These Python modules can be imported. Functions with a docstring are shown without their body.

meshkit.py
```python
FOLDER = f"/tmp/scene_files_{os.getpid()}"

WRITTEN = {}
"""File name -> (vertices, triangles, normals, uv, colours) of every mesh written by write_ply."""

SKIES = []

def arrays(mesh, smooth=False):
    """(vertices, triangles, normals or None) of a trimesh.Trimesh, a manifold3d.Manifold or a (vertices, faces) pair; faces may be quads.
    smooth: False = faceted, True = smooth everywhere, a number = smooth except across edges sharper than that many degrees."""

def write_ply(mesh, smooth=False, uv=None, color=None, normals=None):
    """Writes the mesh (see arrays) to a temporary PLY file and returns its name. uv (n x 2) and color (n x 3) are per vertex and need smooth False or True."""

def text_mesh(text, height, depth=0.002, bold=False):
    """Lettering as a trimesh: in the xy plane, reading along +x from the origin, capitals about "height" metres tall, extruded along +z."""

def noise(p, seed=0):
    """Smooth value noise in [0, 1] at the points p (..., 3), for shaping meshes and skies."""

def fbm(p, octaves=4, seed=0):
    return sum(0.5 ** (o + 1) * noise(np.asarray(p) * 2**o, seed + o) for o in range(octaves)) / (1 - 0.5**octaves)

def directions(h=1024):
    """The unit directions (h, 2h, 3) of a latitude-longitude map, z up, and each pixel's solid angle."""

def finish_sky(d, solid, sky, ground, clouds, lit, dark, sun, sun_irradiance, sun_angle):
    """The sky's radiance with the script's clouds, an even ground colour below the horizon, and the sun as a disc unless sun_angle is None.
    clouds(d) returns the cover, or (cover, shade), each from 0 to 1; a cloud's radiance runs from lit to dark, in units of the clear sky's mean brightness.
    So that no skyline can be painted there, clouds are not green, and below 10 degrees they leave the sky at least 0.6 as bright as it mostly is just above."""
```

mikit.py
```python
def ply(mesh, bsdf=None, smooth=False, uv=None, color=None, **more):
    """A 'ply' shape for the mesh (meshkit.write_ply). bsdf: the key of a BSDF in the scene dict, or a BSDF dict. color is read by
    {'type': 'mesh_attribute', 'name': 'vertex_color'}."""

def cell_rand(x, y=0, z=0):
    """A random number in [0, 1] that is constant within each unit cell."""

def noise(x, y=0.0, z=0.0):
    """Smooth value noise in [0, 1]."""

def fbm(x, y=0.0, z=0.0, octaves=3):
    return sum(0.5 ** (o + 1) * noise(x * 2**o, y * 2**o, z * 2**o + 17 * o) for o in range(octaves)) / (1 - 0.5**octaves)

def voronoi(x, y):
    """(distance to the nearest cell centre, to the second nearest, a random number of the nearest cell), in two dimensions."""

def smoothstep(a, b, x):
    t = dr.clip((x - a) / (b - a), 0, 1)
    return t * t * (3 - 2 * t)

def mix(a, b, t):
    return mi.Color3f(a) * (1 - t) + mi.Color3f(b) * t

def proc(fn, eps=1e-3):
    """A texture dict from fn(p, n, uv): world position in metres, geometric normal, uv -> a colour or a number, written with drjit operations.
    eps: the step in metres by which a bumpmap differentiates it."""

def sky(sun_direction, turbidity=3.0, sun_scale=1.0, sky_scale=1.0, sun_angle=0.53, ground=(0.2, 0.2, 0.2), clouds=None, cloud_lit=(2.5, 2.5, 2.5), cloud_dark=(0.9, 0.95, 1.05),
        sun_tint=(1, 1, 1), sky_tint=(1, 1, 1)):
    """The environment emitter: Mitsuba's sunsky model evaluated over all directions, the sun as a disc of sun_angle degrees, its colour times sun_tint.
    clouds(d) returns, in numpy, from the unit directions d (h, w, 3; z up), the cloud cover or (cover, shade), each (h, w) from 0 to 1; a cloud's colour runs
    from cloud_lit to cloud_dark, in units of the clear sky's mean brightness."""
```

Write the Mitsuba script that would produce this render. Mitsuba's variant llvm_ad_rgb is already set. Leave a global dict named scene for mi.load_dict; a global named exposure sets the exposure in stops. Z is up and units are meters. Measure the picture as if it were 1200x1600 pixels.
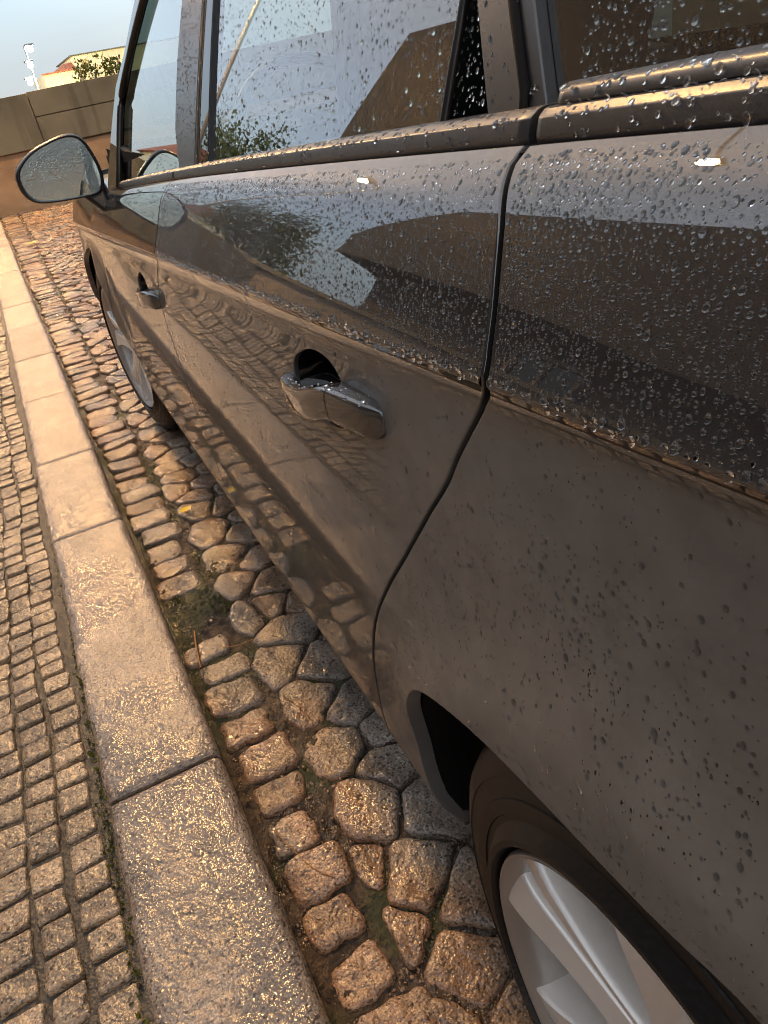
import math
import numpy as np
import trimesh
import shapely
from shapely.geometry import Polygon, LineString, box as sbox
from scipy.interpolate import PchipInterpolator as PC
from scipy.spatial import Voronoi
import manifold3d as m3
import drjit as dr
import mitsuba as mi
import mikit
import meshkit
from mikit import proc, noise, fbm, voronoi, smoothstep, mix

T = mi.ScalarTransform4f
scene, labels = {}, {}

# ------------------------------------------------------------------ camera, sky, exposure
# X: across the street (the parked car is on +X), Y: along the street, Z up. The camera is held above the kerb.
CAM_R = np.array([[0.88781458, -0.35214433, 0.2962763], [-0.42912192, -0.40089532, 0.80940554], [-0.16625179, -0.84574069, -0.50703356]])
EYE = np.array([0, 0, 1.07])
scene['camera'] = {'type': 'perspective', 'fov': 53.13, 'fov_axis': 'x', 'near_clip': 0.02, 'far_clip': 2000.0,
                   'to_world': T().look_at(origin=EYE.tolist(), target=(EYE + CAM_R[:, 2]).tolist(), up=(-CAM_R[:, 1]).tolist())}


def cloud_cover(d):
    n = meshkit.fbm(d * [2.2, 2.2, 5.0] + 3.1, 4, seed=5)
    high = np.clip((d[..., 2] - 0.10) / 0.25, 0, 1)
    low = np.clip((0.17 - d[..., 2]) / 0.12, 0, 1)
    puffs = np.clip((n - 0.45) * 3, 0, 1)
    return np.maximum(0.22 + 0.62 * high + 0.25 * puffs, 0.72 * low), np.clip(0.9 * low + np.clip((n - 0.42) * 1.6, 0, 0.45), 0, 1)


exposure = 3.75
SKY = 1.40
scene['sky'] = mikit.sky((-0.90, -0.42, 0.09), turbidity=3.0, sun_scale=0.0, sky_scale=SKY, ground=(0.12, 0.1, 0.08), clouds=cloud_cover,
                         cloud_lit=(1.75, 1.78, 1.85), cloud_dark=(0.86, 0.97, 1.14), sky_tint=(0.74, 0.88, 1.36))
LAMP = 74.0      # radiance of the street lamp's lens
LAMP_RGB = np.array([1.0, 0.55, 0.19])


# ------------------------------------------------------------------ helpers
def numbered(key):
    if key not in scene and key not in labels and not any(k.startswith(key + '__') for k in scene):
        return key
    i = 1
    while f'{key}_{i:03d}' in scene or f'{key}_{i:03d}' in labels or any(k.startswith(f'{key}_{i:03d}__') for k in scene):
        i += 1
    return f'{key}_{i:03d}'


def obj(name, shape, parent=None, **lab):
    key = numbered(parent + '__' + name if parent else name)
    scene[key] = shape
    if lab:
        labels[key] = lab
    return key


def thing(name, label, category, group=None):
    key = numbered(name)
    labels[key] = {'label': label, 'category': category}
    if group:
        labels[key]['group'] = group
    return key


def nply(v, f, n, bsdf, color=None):
    path = meshkit.write_ply((np.asarray(v, float), np.asarray(f, int)), False, None, color, normals=n)
    return {'type': 'ply', 'filename': path, 'face_normals': False, 'bsdf': {'type': 'ref', 'id': bsdf}}


def cat(ms):
    return trimesh.util.concatenate(ms)


def rbox(size, centre=(0, 0, 0), r=0.01, seg=8):
    s = np.array(size, float) / 2 - r
    b = m3.Manifold.batch_hull([m3.Manifold.sphere(r, seg).translate([a * s[0], b * s[1], c * s[2]]) for a in (-1, 1) for b in (-1, 1) for c in (-1, 1)])
    m = b.translate(list(map(float, centre))).to_mesh()
    return trimesh.Trimesh(m.vert_properties[:, :3], m.tri_verts, process=False)


def bx(x0, x1, y0, y1, z0, z1):
    return trimesh.creation.box(extents=(x1 - x0, y1 - y0, z1 - z0), transform=trimesh.transformations.translation_matrix(((x0 + x1) / 2, (y0 + y1) / 2, (z0 + z1) / 2)))


def grid_faces(nu, nv, close_v=False):
    i, j = np.meshgrid(np.arange(nu - 1), np.arange(nv if close_v else nv - 1), indexing='ij')
    j2 = (j + 1) % nv
    a, b, c, d = i * nv + j, i * nv + j2, (i + 1) * nv + j2, (i + 1) * nv + j
    return np.vstack([np.stack([a, b, c], -1).reshape(-1, 3), np.stack([a, c, d], -1).reshape(-1, 3)])


def loft(rings, close=True, caps=False):
    """rings (n, m, 3)"""
    r = np.asarray(rings, float)
    v, f = r.reshape(-1, 3), grid_faces(r.shape[0], r.shape[1], close)
    if caps:
        m = r.shape[1]
        v = np.vstack([v, r[0].mean(0), r[-1].mean(0)])
        k = len(v)
        j = np.arange(m)
        f = np.vstack([f, np.stack([(j + 1) % m, j, j * 0 + k - 2], 1), np.stack([j, (j + 1) % m, j * 0], 1) + (r.shape[0] - 1) * m * np.array([1, 1, 0]) + np.array([0, 0, k - 1])])
    return trimesh.Trimesh(v, f, process=False)


def lathe(profile, n=64, axis='x'):
    """profile (k, 2): (position along the axis, radius)"""
    p = np.asarray(profile, float)
    a = np.arange(n) / n * 2 * np.pi
    r = np.stack([np.repeat(p[:, :1], n, 1), p[:, 1:] * np.cos(a), p[:, 1:] * np.sin(a)], -1)
    return loft(r)


def tube(points, radius, n=8):
    p = np.asarray(points, float)
    t = np.gradient(p, axis=0)
    t /= np.linalg.norm(t, axis=1, keepdims=True)
    up = np.where(np.abs(t[:, 2:]) < 0.9, [[0, 0, 1.0]], [[1.0, 0, 0]])
    a = np.cross(t, up)
    a /= np.linalg.norm(a, axis=1, keepdims=True)
    b = np.cross(t, a)
    ang = np.arange(n) / n * 2 * np.pi
    rad = np.broadcast_to(radius, (len(p),))[:, None, None]
    return loft(p[:, None] + rad * (np.cos(ang)[None, :, None] * a[:, None] + np.sin(ang)[None, :, None] * b[:, None]), caps=True)


# ------------------------------------------------------------------ materials
def add(key, d):
    scene[key] = d


def principled(rgb, rough, spec=0.5, metallic=0.0, **k):
    return {'type': 'principled', 'base_color': rgb if isinstance(rgb, dict) else {'type': 'rgb', 'value': list(rgb)}, 'roughness': rough, 'specular': spec, 'metallic': metallic, **k}


def two(b):
    return {'type': 'twosided', 'bsdf': b}


def bump(fn, scale, b, eps=5e-4):
    b = b['bsdf'] if b['type'] == 'twosided' else b
    return {'type': 'twosided', 'bsdf': {'type': 'bumpmap', 'arbitrary': proc(fn, eps), 'scale': scale, 'bsdf': b}}


def grain(p, tint=(1, 1, 1), scale=1.0):
    x, y, z = p.x * scale, p.y * scale, p.z * scale
    a = noise(x * 520, y * 520, z * 520)
    b = noise(x * 330 + 7, y * 330, z * 330)
    c = fbm(x * 14, y * 14, z * 14, 4)
    col = mix((0.34, 0.29, 0.25), (0.56, 0.51, 0.46), smoothstep(0.40, 0.80, a))
    col = mix(col, (0.09, 0.08, 0.075), smoothstep(0.56, 0.76, b) * 0.85)
    col = mix(col, (0.42, 0.30, 0.23), smoothstep(0.62, 0.8, noise(x * 170, y * 170 + 5, z * 170)) * 0.5)
    return col * (0.55 + 0.75 * c) * mi.Color3f(*tint)


def sett_tone(p):
    return 0.58 + 0.8 * noise(p.x * 15 + 3, p.y * 15, 0)


def wet_map(p):
    return smoothstep(0.40, 0.62, fbm(p.x * 5.5 + 1.7, p.y * 4.0 + 0.4, 0.0, 3) + 0.26 * smoothstep(1.9, 0.6, p.y)) * (0.25 + 0.75 * smoothstep(2.6, 1.3, p.y))


def stone_bump(p, n, uv):
    return 0.50 * noise(p.x * 190, p.y * 190, p.z * 190) + 0.35 * noise(p.x * 380 + 9, p.y * 380, p.z * 380) + 0.7 * noise(p.x * 80, p.y * 80, p.z * 80)


add('kerb_granite', bump(stone_bump, 0.0026, principled(proc(lambda p, n, uv: grain(p, (1.04, 0.98, 0.90)) * (0.88 - 0.36 * wet_map(p))), proc(lambda p, n, uv: 0.40 - 0.26 * wet_map(p)))))
add('sett_granite', bump(stone_bump, 0.0030, principled(proc(lambda p, n, uv: grain(p, (0.72, 0.63, 0.48)) * sett_tone(p)), 0.30)))
add('cobble_granite', bump(stone_bump, 0.0030, principled(proc(lambda p, n, uv: grain(p, (0.64, 0.55, 0.46)) * sett_tone(p) * mix((1.08, 0.94, 0.84), (0.86, 0.95, 1.06), smoothstep(0.3, 0.7, noise(p.x * 8 + 2, p.y * 8, 5.0)))), proc(lambda p, n, uv: 0.36 - 0.18 * smoothstep(0.40, 0.6, fbm(p.x * 9, p.y * 9, 1.0, 3))))))


def dirt(p, n, uv):
    a = smoothstep(.25, .75, fbm(p.x * 60, p.y * 60, 0.0, 4)) * (0.5 + noise(p.x * 420, p.y * 420, p.z * 300))
    m = smoothstep(0.50, 0.68, fbm(p.x * 6 + 4, p.y * 6, 2.0, 3))
    return mix(mix((0.030, 0.020, 0.013), (0.085, 0.058, 0.038), a), (0.034, 0.042, 0.014), m * 0.8)


def dirt_bump(p, n, uv):
    return noise(p.x * 400, p.y * 400, p.z * 400) + noise(p.x * 150, p.y * 150, 0.0)


add('joint_earth', bump(dirt_bump, 0.003, principled(proc(dirt), proc(lambda p, n, uv: 0.25 + 0.45 * smoothstep(0.4, 0.6, fbm(p.x * 12, p.y * 12, 3.0, 3))))))
add('joint_sand', bump(dirt_bump, 0.002, principled(proc(lambda p, n, uv: mix((0.022, 0.019, 0.016), (0.065, 0.052, 0.036), fbm(p.x * 30, p.y * 30, 0.0, 3))), 0.5)))
add('moss_green', two(principled(proc(lambda p, n, uv: mix((0.05, 0.06, 0.012), (0.14, 0.14, 0.03), noise(p.x * 200, p.y * 200, p.z * 200))), 0.8, 0.2)))
add('puddle_water', two(principled((0.02, 0.017, 0.014), 0.04, 0.55)))
add('film_water', {'type': 'dielectric', 'int_ior': 1.36, 'ext_ior': 1.0, 'specular_transmittance': {'type': 'rgb', 'value': [0.84, 0.83, 0.82]}})
add('water', {'type': 'dielectric', 'int_ior': 1.33, 'ext_ior': 1.0})


def paint_base(p, n, uv):
    flake = noise(p.x * 2200, p.y * 2200, p.z * 2200)
    return mix((0.132, 0.127, 0.131), (0.200, 0.194, 0.200), flake)




def road_film(p, n, uv):
    """A dull film of rain and road dirt on the flank round the rear wheel, below the crease."""
    e = 0.12 * (fbm(p.y * 6, p.z * 6, 2.0, 3) - 0.5)
    below = smoothstep(0.922, 0.905, p.z + 0.0625 * p.y)
    shoulder = 0.30 * smoothstep(0.032, 0.006, 1.0366 - 0.0543 * p.y - p.z)
    return shoulder + dr.maximum(0.36 * below * (0.7 + 0.6 * fbm(p.y * 3, p.z * 5, 7.0, 3)), 0.93 * smoothstep(0.70, 0.44, p.y - 0.35 * (0.85 - p.z) + e) * below)


add('car_paint', two({'type': 'blendbsdf', 'weight': proc(road_film),
                      'clear': {'type': 'plastic', 'int_ior': 2.2, 'nonlinear': True, 'diffuse_reflectance': proc(paint_base)},
                      'dull': {'type': 'roughplastic', 'distribution': 'ggx', 'alpha': 0.22, 'int_ior': 1.75, 'nonlinear': True, 'diffuse_reflectance': proc(lambda p, n, uv: mi.Color3f(0.42, 0.413, 0.408) * (0.85 + 0.3 * fbm(p.y * 40, p.z * 40, 0.0, 3)))}}))
add('clean_paint', two({'type': 'plastic', 'int_ior': 2.2, 'nonlinear': True, 'diffuse_reflectance': proc(paint_base)}))
add('pillar_satin', two({'type': 'roughplastic', 'distribution': 'ggx', 'alpha': 0.10, 'int_ior': 1.9, 'nonlinear': True, 'diffuse_reflectance': {'type': 'rgb', 'value': [0.030, 0.029, 0.031]}}))
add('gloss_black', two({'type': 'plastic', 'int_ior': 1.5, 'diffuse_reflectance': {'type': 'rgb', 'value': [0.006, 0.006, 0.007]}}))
add('satin_black', two(principled((0.012, 0.012, 0.013), 0.35)))
add('matt_black', two(principled((0.008, 0.008, 0.008), 0.8, 0.2)))
add('trim_paint', two({'type': 'roughplastic', 'distribution': 'ggx', 'alpha': 0.13, 'int_ior': 1.9, 'nonlinear': True, 'diffuse_reflectance': proc(lambda p, n, uv: paint_base(p, n, uv) * 0.8)}))
add('tyre_rubber', bump(lambda p, n, uv: noise(p.x * 300, p.y * 300, p.z * 300), 0.0005, principled((0.007, 0.0065, 0.0065), 0.45, 0.35)))
add('alloy', two(principled((0.84, 0.82, 0.78), 0.34, 0.5, 0.45)))
add('alloy_barrel', two(principled((0.40, 0.37, 0.34), 0.38, 0.5, 0.6)))
add('mirror_silver', two({'type': 'conductor', 'material': 'none', 'specular_reflectance': {'type': 'rgb', 'value': [0.72, 0.80, 0.77]}}))
add('window_glass', {'type': 'thindielectric', 'int_ior': 2.0, 'specular_transmittance': {'type': 'rgb', 'value': [0.62, 0.72, 0.68]}})
add('dark_window_glass', {'type': 'thindielectric', 'int_ior': 2.0, 'specular_transmittance': {'type': 'rgb', 'value': [0.30, 0.36, 0.33]}})
add('seat_cloth', two(principled((0.03, 0.03, 0.033), 0.85, 0.2)))
add('lamp_red', two(principled((0.25, 0.01, 0.01), 0.1)))


# ------------------------------------------------------------------ the car's side as a surface X(Y, t)
TC = 0.75


def sst(x):
    x = np.clip(x, 0, 1)
    return x * x * (3 - 2 * x)


def zs(Y):
    return 0.205 + 0 * np.asarray(Y, float)


def zc(Y):
    return 0.928 - 0.0625 * np.asarray(Y, float)


def zb(Y):
    Y = np.clip(np.asarray(Y, float), -2, 2.6)
    return 1.0366 - 0.0543 * Y - 0.0063 * Y * np.abs(Y)


LOW = PC([0, .02, .05, .08, .14, .25, .4, .55, .7, .8, .9, .955, .985, 1.0], [.246, .240, .228, .219, .2095, .2045, .1990, .1960, .1968, .1990, .2030, .2042, .2015, .1975])
UPP = PC([0, .1, .3, .5, .68, .8, .9, .96, 1.0], [.1975, .2022, .2122, .2222, .2318, .2400, .2505, .2590, .2660])
WHEELS = [(0.197, 0.325), (2.86, 0.325)]
PLAN = PC([-1.6, -.85, -.8, -.7, -.5, -.1, .4, 1.2, 2.2, 2.8, 3.1, 3.3, 3.42, 3.52, 3.6, 3.64, 3.66], [.9, .5, .28, .13, .05, .01, 0, 0, 0, 0, .0, .006, .022, .06, .13, .22, .34])


def PLANG(Y):
    return PLAN(np.clip(Y, -1.6, 3.66)) + .023 * np.clip(1.3 - np.asarray(Y, float), 0, 1.6) ** 2


XC = 1.10      # the car's centre plane


def z_of(Y, t):
    a, c, b, t = zs(Y), zc(Y), zb(Y), np.asarray(t, float)
    return np.where(t < TC, a + (c - a) * t / TC, c + (b - c) * (t - TC) / (1 - TC))


def t_of(Y, z):
    a, c, b, z = zs(Y), zc(Y), zb(Y), np.asarray(z, float)
    return np.where(z < c, (z - a) / (c - a) * TC, TC + (z - c) / (b - c) * (1 - TC))


def flare(Y, z):
    s = 0
    for (y, w) in WHEELS:
        s = s + 0.021 * np.exp(-(np.maximum(np.hypot(Y - y, z - w) - 0.35, 0) / 0.06) ** 2)
    return s * sst((zc(Y) - .03 - z) / .12) * sst((z - .36) / .14)


def Xs(Y, z):
    t = t_of(Y, z)
    x = np.where(t < TC, LOW(np.clip(t / TC, 0, 1)), UPP(np.clip((t - TC) / (1 - TC), 0, 1)))
    return x + PLAN(np.clip(Y, -1.6, 3.66)) - flare(Y, z)


def Xg(Y, z):
    h = z - zb(Y)
    return 0.2745 + .35 * h + .15 * h * h + PLANG(Y)


def normal(F, Y, z, e=0.0015):
    n = np.stack([-np.ones_like(Y), (F(Y + e, z) - F(Y - e, z)) / (2 * e), (F(Y, z + e) - F(Y, z - e)) / (2 * e)], -1)
    return n / np.linalg.norm(n, axis=-1, keepdims=True)


KT = 0.93       # metres per unit of t below the crease
ROWS_T = np.unique(np.concatenate([np.linspace(0, .12, 13), np.linspace(.12, .68, 29), np.linspace(.68, .735, 8), TC + np.array([-.011, -.008, -.006, -.004, -.0025, -.0012, 0, .002, .004, .008, .012]), np.linspace(.77, 1.0, 16)]))
ROWS_Z = np.arange(0.85, 1.5, 0.03)


def panel(poly, F, rows=ROWS_T, in_t=True, step=0.02, r=0.0016, depth=0.016, off=0.0, holes_flange=True):
    """The part of the surface X = F(Y, z) inside poly (given in (Y, z)), with a small rounded edge turned inwards: (vertices, faces, normals).
    Meshed along rows of constant t (or z)."""
    to = (lambda y, z: t_of(y, z) * KT) if in_t else (lambda y, z: z)
    back = (lambda y, q: z_of(y, q / KT)) if in_t else (lambda y, q: q)

    def warp(ring):
        c = np.asarray(LineString(ring).segmentize(0.012).coords)
        return np.c_[c[:, 0], to(c[:, 0], c[:, 1])]
    P = Polygon(warp(poly.exterior.coords), [warp(i.coords) for i in poly.interiors]).buffer(0)
    if P.geom_type != 'Polygon':
        P = max(P.geoms, key=lambda g: g.area)
    Q = P.buffer(-r)
    if Q.geom_type != 'Polygon':
        Q = max(Q.geoms, key=lambda g: g.area)
    y0, q0, y1, q1 = Q.bounds
    ys = np.arange(math.floor(y0 / step) * step, y1 + step, step)
    qs = np.asarray(rows) * (KT if in_t else 1)
    qs = qs[np.searchsorted(qs, q0, 'right') - 1 if q0 >= qs[0] else 0: np.searchsorted(qs, q1) + 1]
    I, J = np.meshgrid(np.arange(len(ys) - 1), np.arange(len(qs) - 1), indexing='ij')
    I, J = I.ravel(), J.ravel()
    cells = shapely.box(ys[I], qs[J], ys[I + 1], qs[J + 1])
    shapely.prepare(Q)
    inside = shapely.contains_properly(Q, cells)
    touch = shapely.intersects(Q, cells) & ~inside
    V, Fc = [], []
    n = 0
    for i, j in zip(I[inside], J[inside]):
        V += [(ys[i], qs[j]), (ys[i + 1], qs[j]), (ys[i + 1], qs[j + 1]), (ys[i], qs[j + 1])]
        Fc += [(n, n + 1, n + 2), (n, n + 2, n + 3)]
        n += 4
    for c in cells[touch]:
        g = shapely.intersection(Q, c)
        for h in getattr(g, 'geoms', [g]):
            if h.geom_type != 'Polygon' or h.area < 1e-12:
                continue
            v, f = trimesh.creation.triangulate_polygon(h, engine='earcut')
            V += [tuple(x) for x in v]
            Fc += [tuple(x + n) for x in f]
            n += len(v)
    V = np.array(V)
    Y, z = V[:, 0], back(V[:, 0], V[:, 1])
    X = F(Y, z) + off
    nn = normal(F, Y, z)
    v, f, nrm = [np.stack([X, Y, z], 1)], [np.array(Fc)], [nn]
    base = len(V)
    for ring in [Q.exterior, *Q.interiors]:
        c = np.asarray(LineString(ring.coords).segmentize(0.012).coords)[:-1]
        tg = np.roll(c, -1, 0) - np.roll(c, 1, 0)
        tg /= np.linalg.norm(tg, axis=1, keepdims=True) + 1e-12
        ow = np.stack([tg[:, 1], -tg[:, 0]], 1)
        test = shapely.contains_xy(Q, *(c + ow * 1e-4).T)
        if test.mean() > 0.5:
            ow = -ow
        zz = back(c[:, 0], c[:, 1])
        s0 = np.stack([F(c[:, 0], zz) + off, c[:, 0], zz], 1)
        n0 = normal(F, c[:, 0], zz)
        o3 = np.stack([0 * ow[:, 0], ow[:, 0], ow[:, 1]], 1)
        o3 -= (o3 * n0).sum(1, keepdims=True) * n0
        o3 /= np.linalg.norm(o3, axis=1, keepdims=True) + 1e-12
        s1 = s0 + o3 * r * .7 - n0 * r * .3
        s2 = s0 + o3 * r - n0 * r
        s3 = s2 + np.array([depth, 0, 0])
        n1 = n0 + o3
        n1 /= np.linalg.norm(n1, axis=1, keepdims=True)
        v += [s0, s1, s2, s3]
        nrm += [n0, n1, o3, o3]
        m = len(c)
        k = np.arange(m)
        for a in range(3):
            A, B = base + a * m, base + (a + 1) * m
            f += [np.stack([A + k, A + (k + 1) % m, B + (k + 1) % m], 1), np.stack([A + k, B + (k + 1) % m, B + k], 1)]
        base += 4 * m
    return np.vstack(v), np.vstack(f), np.vstack(nrm)


def ruled(ring_polygon):
    return Polygon(ring_polygon)


car = thing('parked_car', 'dark grey-brown estate car beaded with rain, parked close beside the granite kerb', 'car')


def pan(name, poly, F=Xs, mat='car_paint', parent=car, in_t=True, rows=None, **k):
    v, f, n = panel(poly, F, ROWS_T if in_t and rows is None else (ROWS_Z if rows is None else rows), in_t, **k)
    return obj(name, nply(v, f, n, mat), parent)


# outlines (Y, z) on the flank
SHUT_R = [(.389, 1.034), (.390, 1.014), (.387, 1.008), (.384, 1.003), (.377, .994), (.368, .98), (.361, .962), (.353, .939), (.349, .924), (.346, .913), (.346, .904), (.356, .891), (.376, .868), (.401, .836), (.415, .815), (.449, .774), (.507, .704), (.571, .629), (.626, .556), (.665, .489), (.696, .421), (.713, .366), (.722, .32), (.724, .262)]
SHUT_F = [(1.436, .960), (1.433, .936), (1.425, .896), (1.421, .854), (1.428, .84), (1.510, .788), (1.553, .737), (1.556, .705), (1.540, .663), (1.520, .583), (1.512, .52), (1.508, .40), (1.506, .262)]
SHUT_W = [(2.545, .95), (2.55, .80), (2.56, .70), (2.55, .55), (2.52, .42), (2.50, .32), (2.49, .262)]
ARCH_R = [(-.235, .205), (-.218, .32), (-.185, .45), (-.12, .56), (-.03, .625), (.07, .655), (.133, .654), (.161, .648), (.191, .642), (.225, .638), (.267, .634), (.317, .628), (.354, .622), (.402, .610), (.461, .585), (.513, .549), (.556, .497), (.585, .440), (.598, .385), (.603, .33), (.602, .27), (.595, .205)]
GAP = 0.0026


def shift(line, d):
    return [(y + d, z) for y, z in line]


def smooth_line(line, n=60):
    p = np.array(line)
    s = np.r_[0, np.cumsum(np.linalg.norm(np.diff(p, axis=0), axis=1))]
    q = np.linspace(0, s[-1], n)
    return list(zip(PC(s, p[:, 0])(q), PC(s, p[:, 1])(q)))


def to_belt(line):
    p = [(y, z) for y, z in line if z < float(zb(y)) - .002]
    return [(p[0][0], float(zb(p[0][0])) - .0005)] + p


SHUT_R, SHUT_F, SHUT_W = to_belt(SHUT_R), to_belt(SHUT_F), to_belt(SHUT_W)
SHUT_R, SHUT_F, SHUT_W, ARCH_R = (smooth_line(l, n) for l, n in ((SHUT_R, 110), (SHUT_F, 70), (SHUT_W, 40), (ARCH_R, 90)))


def belt(y0, y1, d=0.0, n=30):
    return [(y, float(zb(y)) + d) for y in np.linspace(y0, y1, n)]


def level(y0, y1, z, n=20):
    return [(y, z) for y in np.linspace(y0, y1, n)]


DOOR_Z = .266
quarter = Polygon(shift(SHUT_R, -GAP)[::-1] + belt(SHUT_R[0][0] - GAP, -.86, -.0005)[1:] + level(-.86, -.235, .206)[1:-1] + ARCH_R + [(.65, .206), (.72, .206)])
pan('rear_quarter_panel', quarter)


def ellipse_ring(pts, n=48):
    p = np.array(pts + pts[:1])
    s = np.r_[0, np.cumsum(np.linalg.norm(np.diff(p, axis=0), axis=1))]
    from scipy.interpolate import CubicSpline
    c = CubicSpline(s, p, bc_type='periodic')
    return [tuple(x) for x in c(np.linspace(0, s[-1], n, endpoint=False))]


CUP_R = ellipse_ring([(.735, .796), (.733, .816), (.708, .834), (.672, .846), (.636, .849), (.606, .840), (.594, .820), (.600, .796), (.640, .778), (.695, .777)])
CUP_F = ellipse_ring([(1.830, .706), (1.826, .729), (1.80, .746), (1.765, .757), (1.73, .756), (1.70, .744), (1.690, .724), (1.70, .700), (1.74, .684), (1.795, .686)])
rear_door = pan('rear_door', Polygon(shift(SHUT_R, GAP) + shift(SHUT_F, -GAP)[::-1] + belt(SHUT_F[0][0] - GAP, SHUT_R[0][0] + GAP, -.0005)[1:-1], [CUP_R]))
front_door = pan('front_door', Polygon(shift(SHUT_F, GAP) + shift(SHUT_W, -GAP)[::-1] + belt(SHUT_W[0][0] - GAP, SHUT_F[0][0] + GAP, -.0005)[1:-1], [CUP_F]))
pan('sill', Polygon(level(.724 - GAP, 2.49, DOOR_Z - .006) + level(2.49, .724 - GAP, .206)))
a = np.linspace(math.radians(-19), math.radians(199), 70)
ARCH_F = [(2.86 - .365 * math.cos(x), .325 + .352 * math.sin(x)) for x in a][::-1]
wing = Polygon(shift(SHUT_W, GAP)[::-1] + belt(2.548, 3.655, -.0005)[1:] + [(3.655, .45), (3.655, .206)] + [(p[0], p[1]) for p in ARCH_F] + [(2.50 + GAP, .206), (2.49 + GAP, .25)])
pan('front_wing', wing)
# dark lining behind the gaps
lin = panel(Polygon(level(-.5, 3.3, .24) + belt(3.3, -.5, -.02)).difference(Polygon([(y + (.02 if y > .19 else -.02), z) for y, z in ARCH_R])).difference(Polygon(ARCH_F).buffer(.02)).difference(Polygon(CUP_R).buffer(.008)).difference(Polygon(CUP_F).buffer(.008)), Xs, ROWS_T[::3], step=.08, off=.013)
obj('inner_skin', nply(*lin, 'matt_black'), car)


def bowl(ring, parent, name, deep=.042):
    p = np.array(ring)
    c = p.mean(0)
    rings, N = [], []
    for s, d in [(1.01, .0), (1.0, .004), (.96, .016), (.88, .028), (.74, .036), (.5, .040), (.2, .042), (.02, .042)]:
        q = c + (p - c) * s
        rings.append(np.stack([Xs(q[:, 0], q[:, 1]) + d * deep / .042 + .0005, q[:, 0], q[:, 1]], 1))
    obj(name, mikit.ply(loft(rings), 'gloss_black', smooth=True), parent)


bowl(CUP_R, rear_door, 'handle_recess')
bowl(CUP_F, front_door, 'handle_recess')


HANDLES = []


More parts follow.
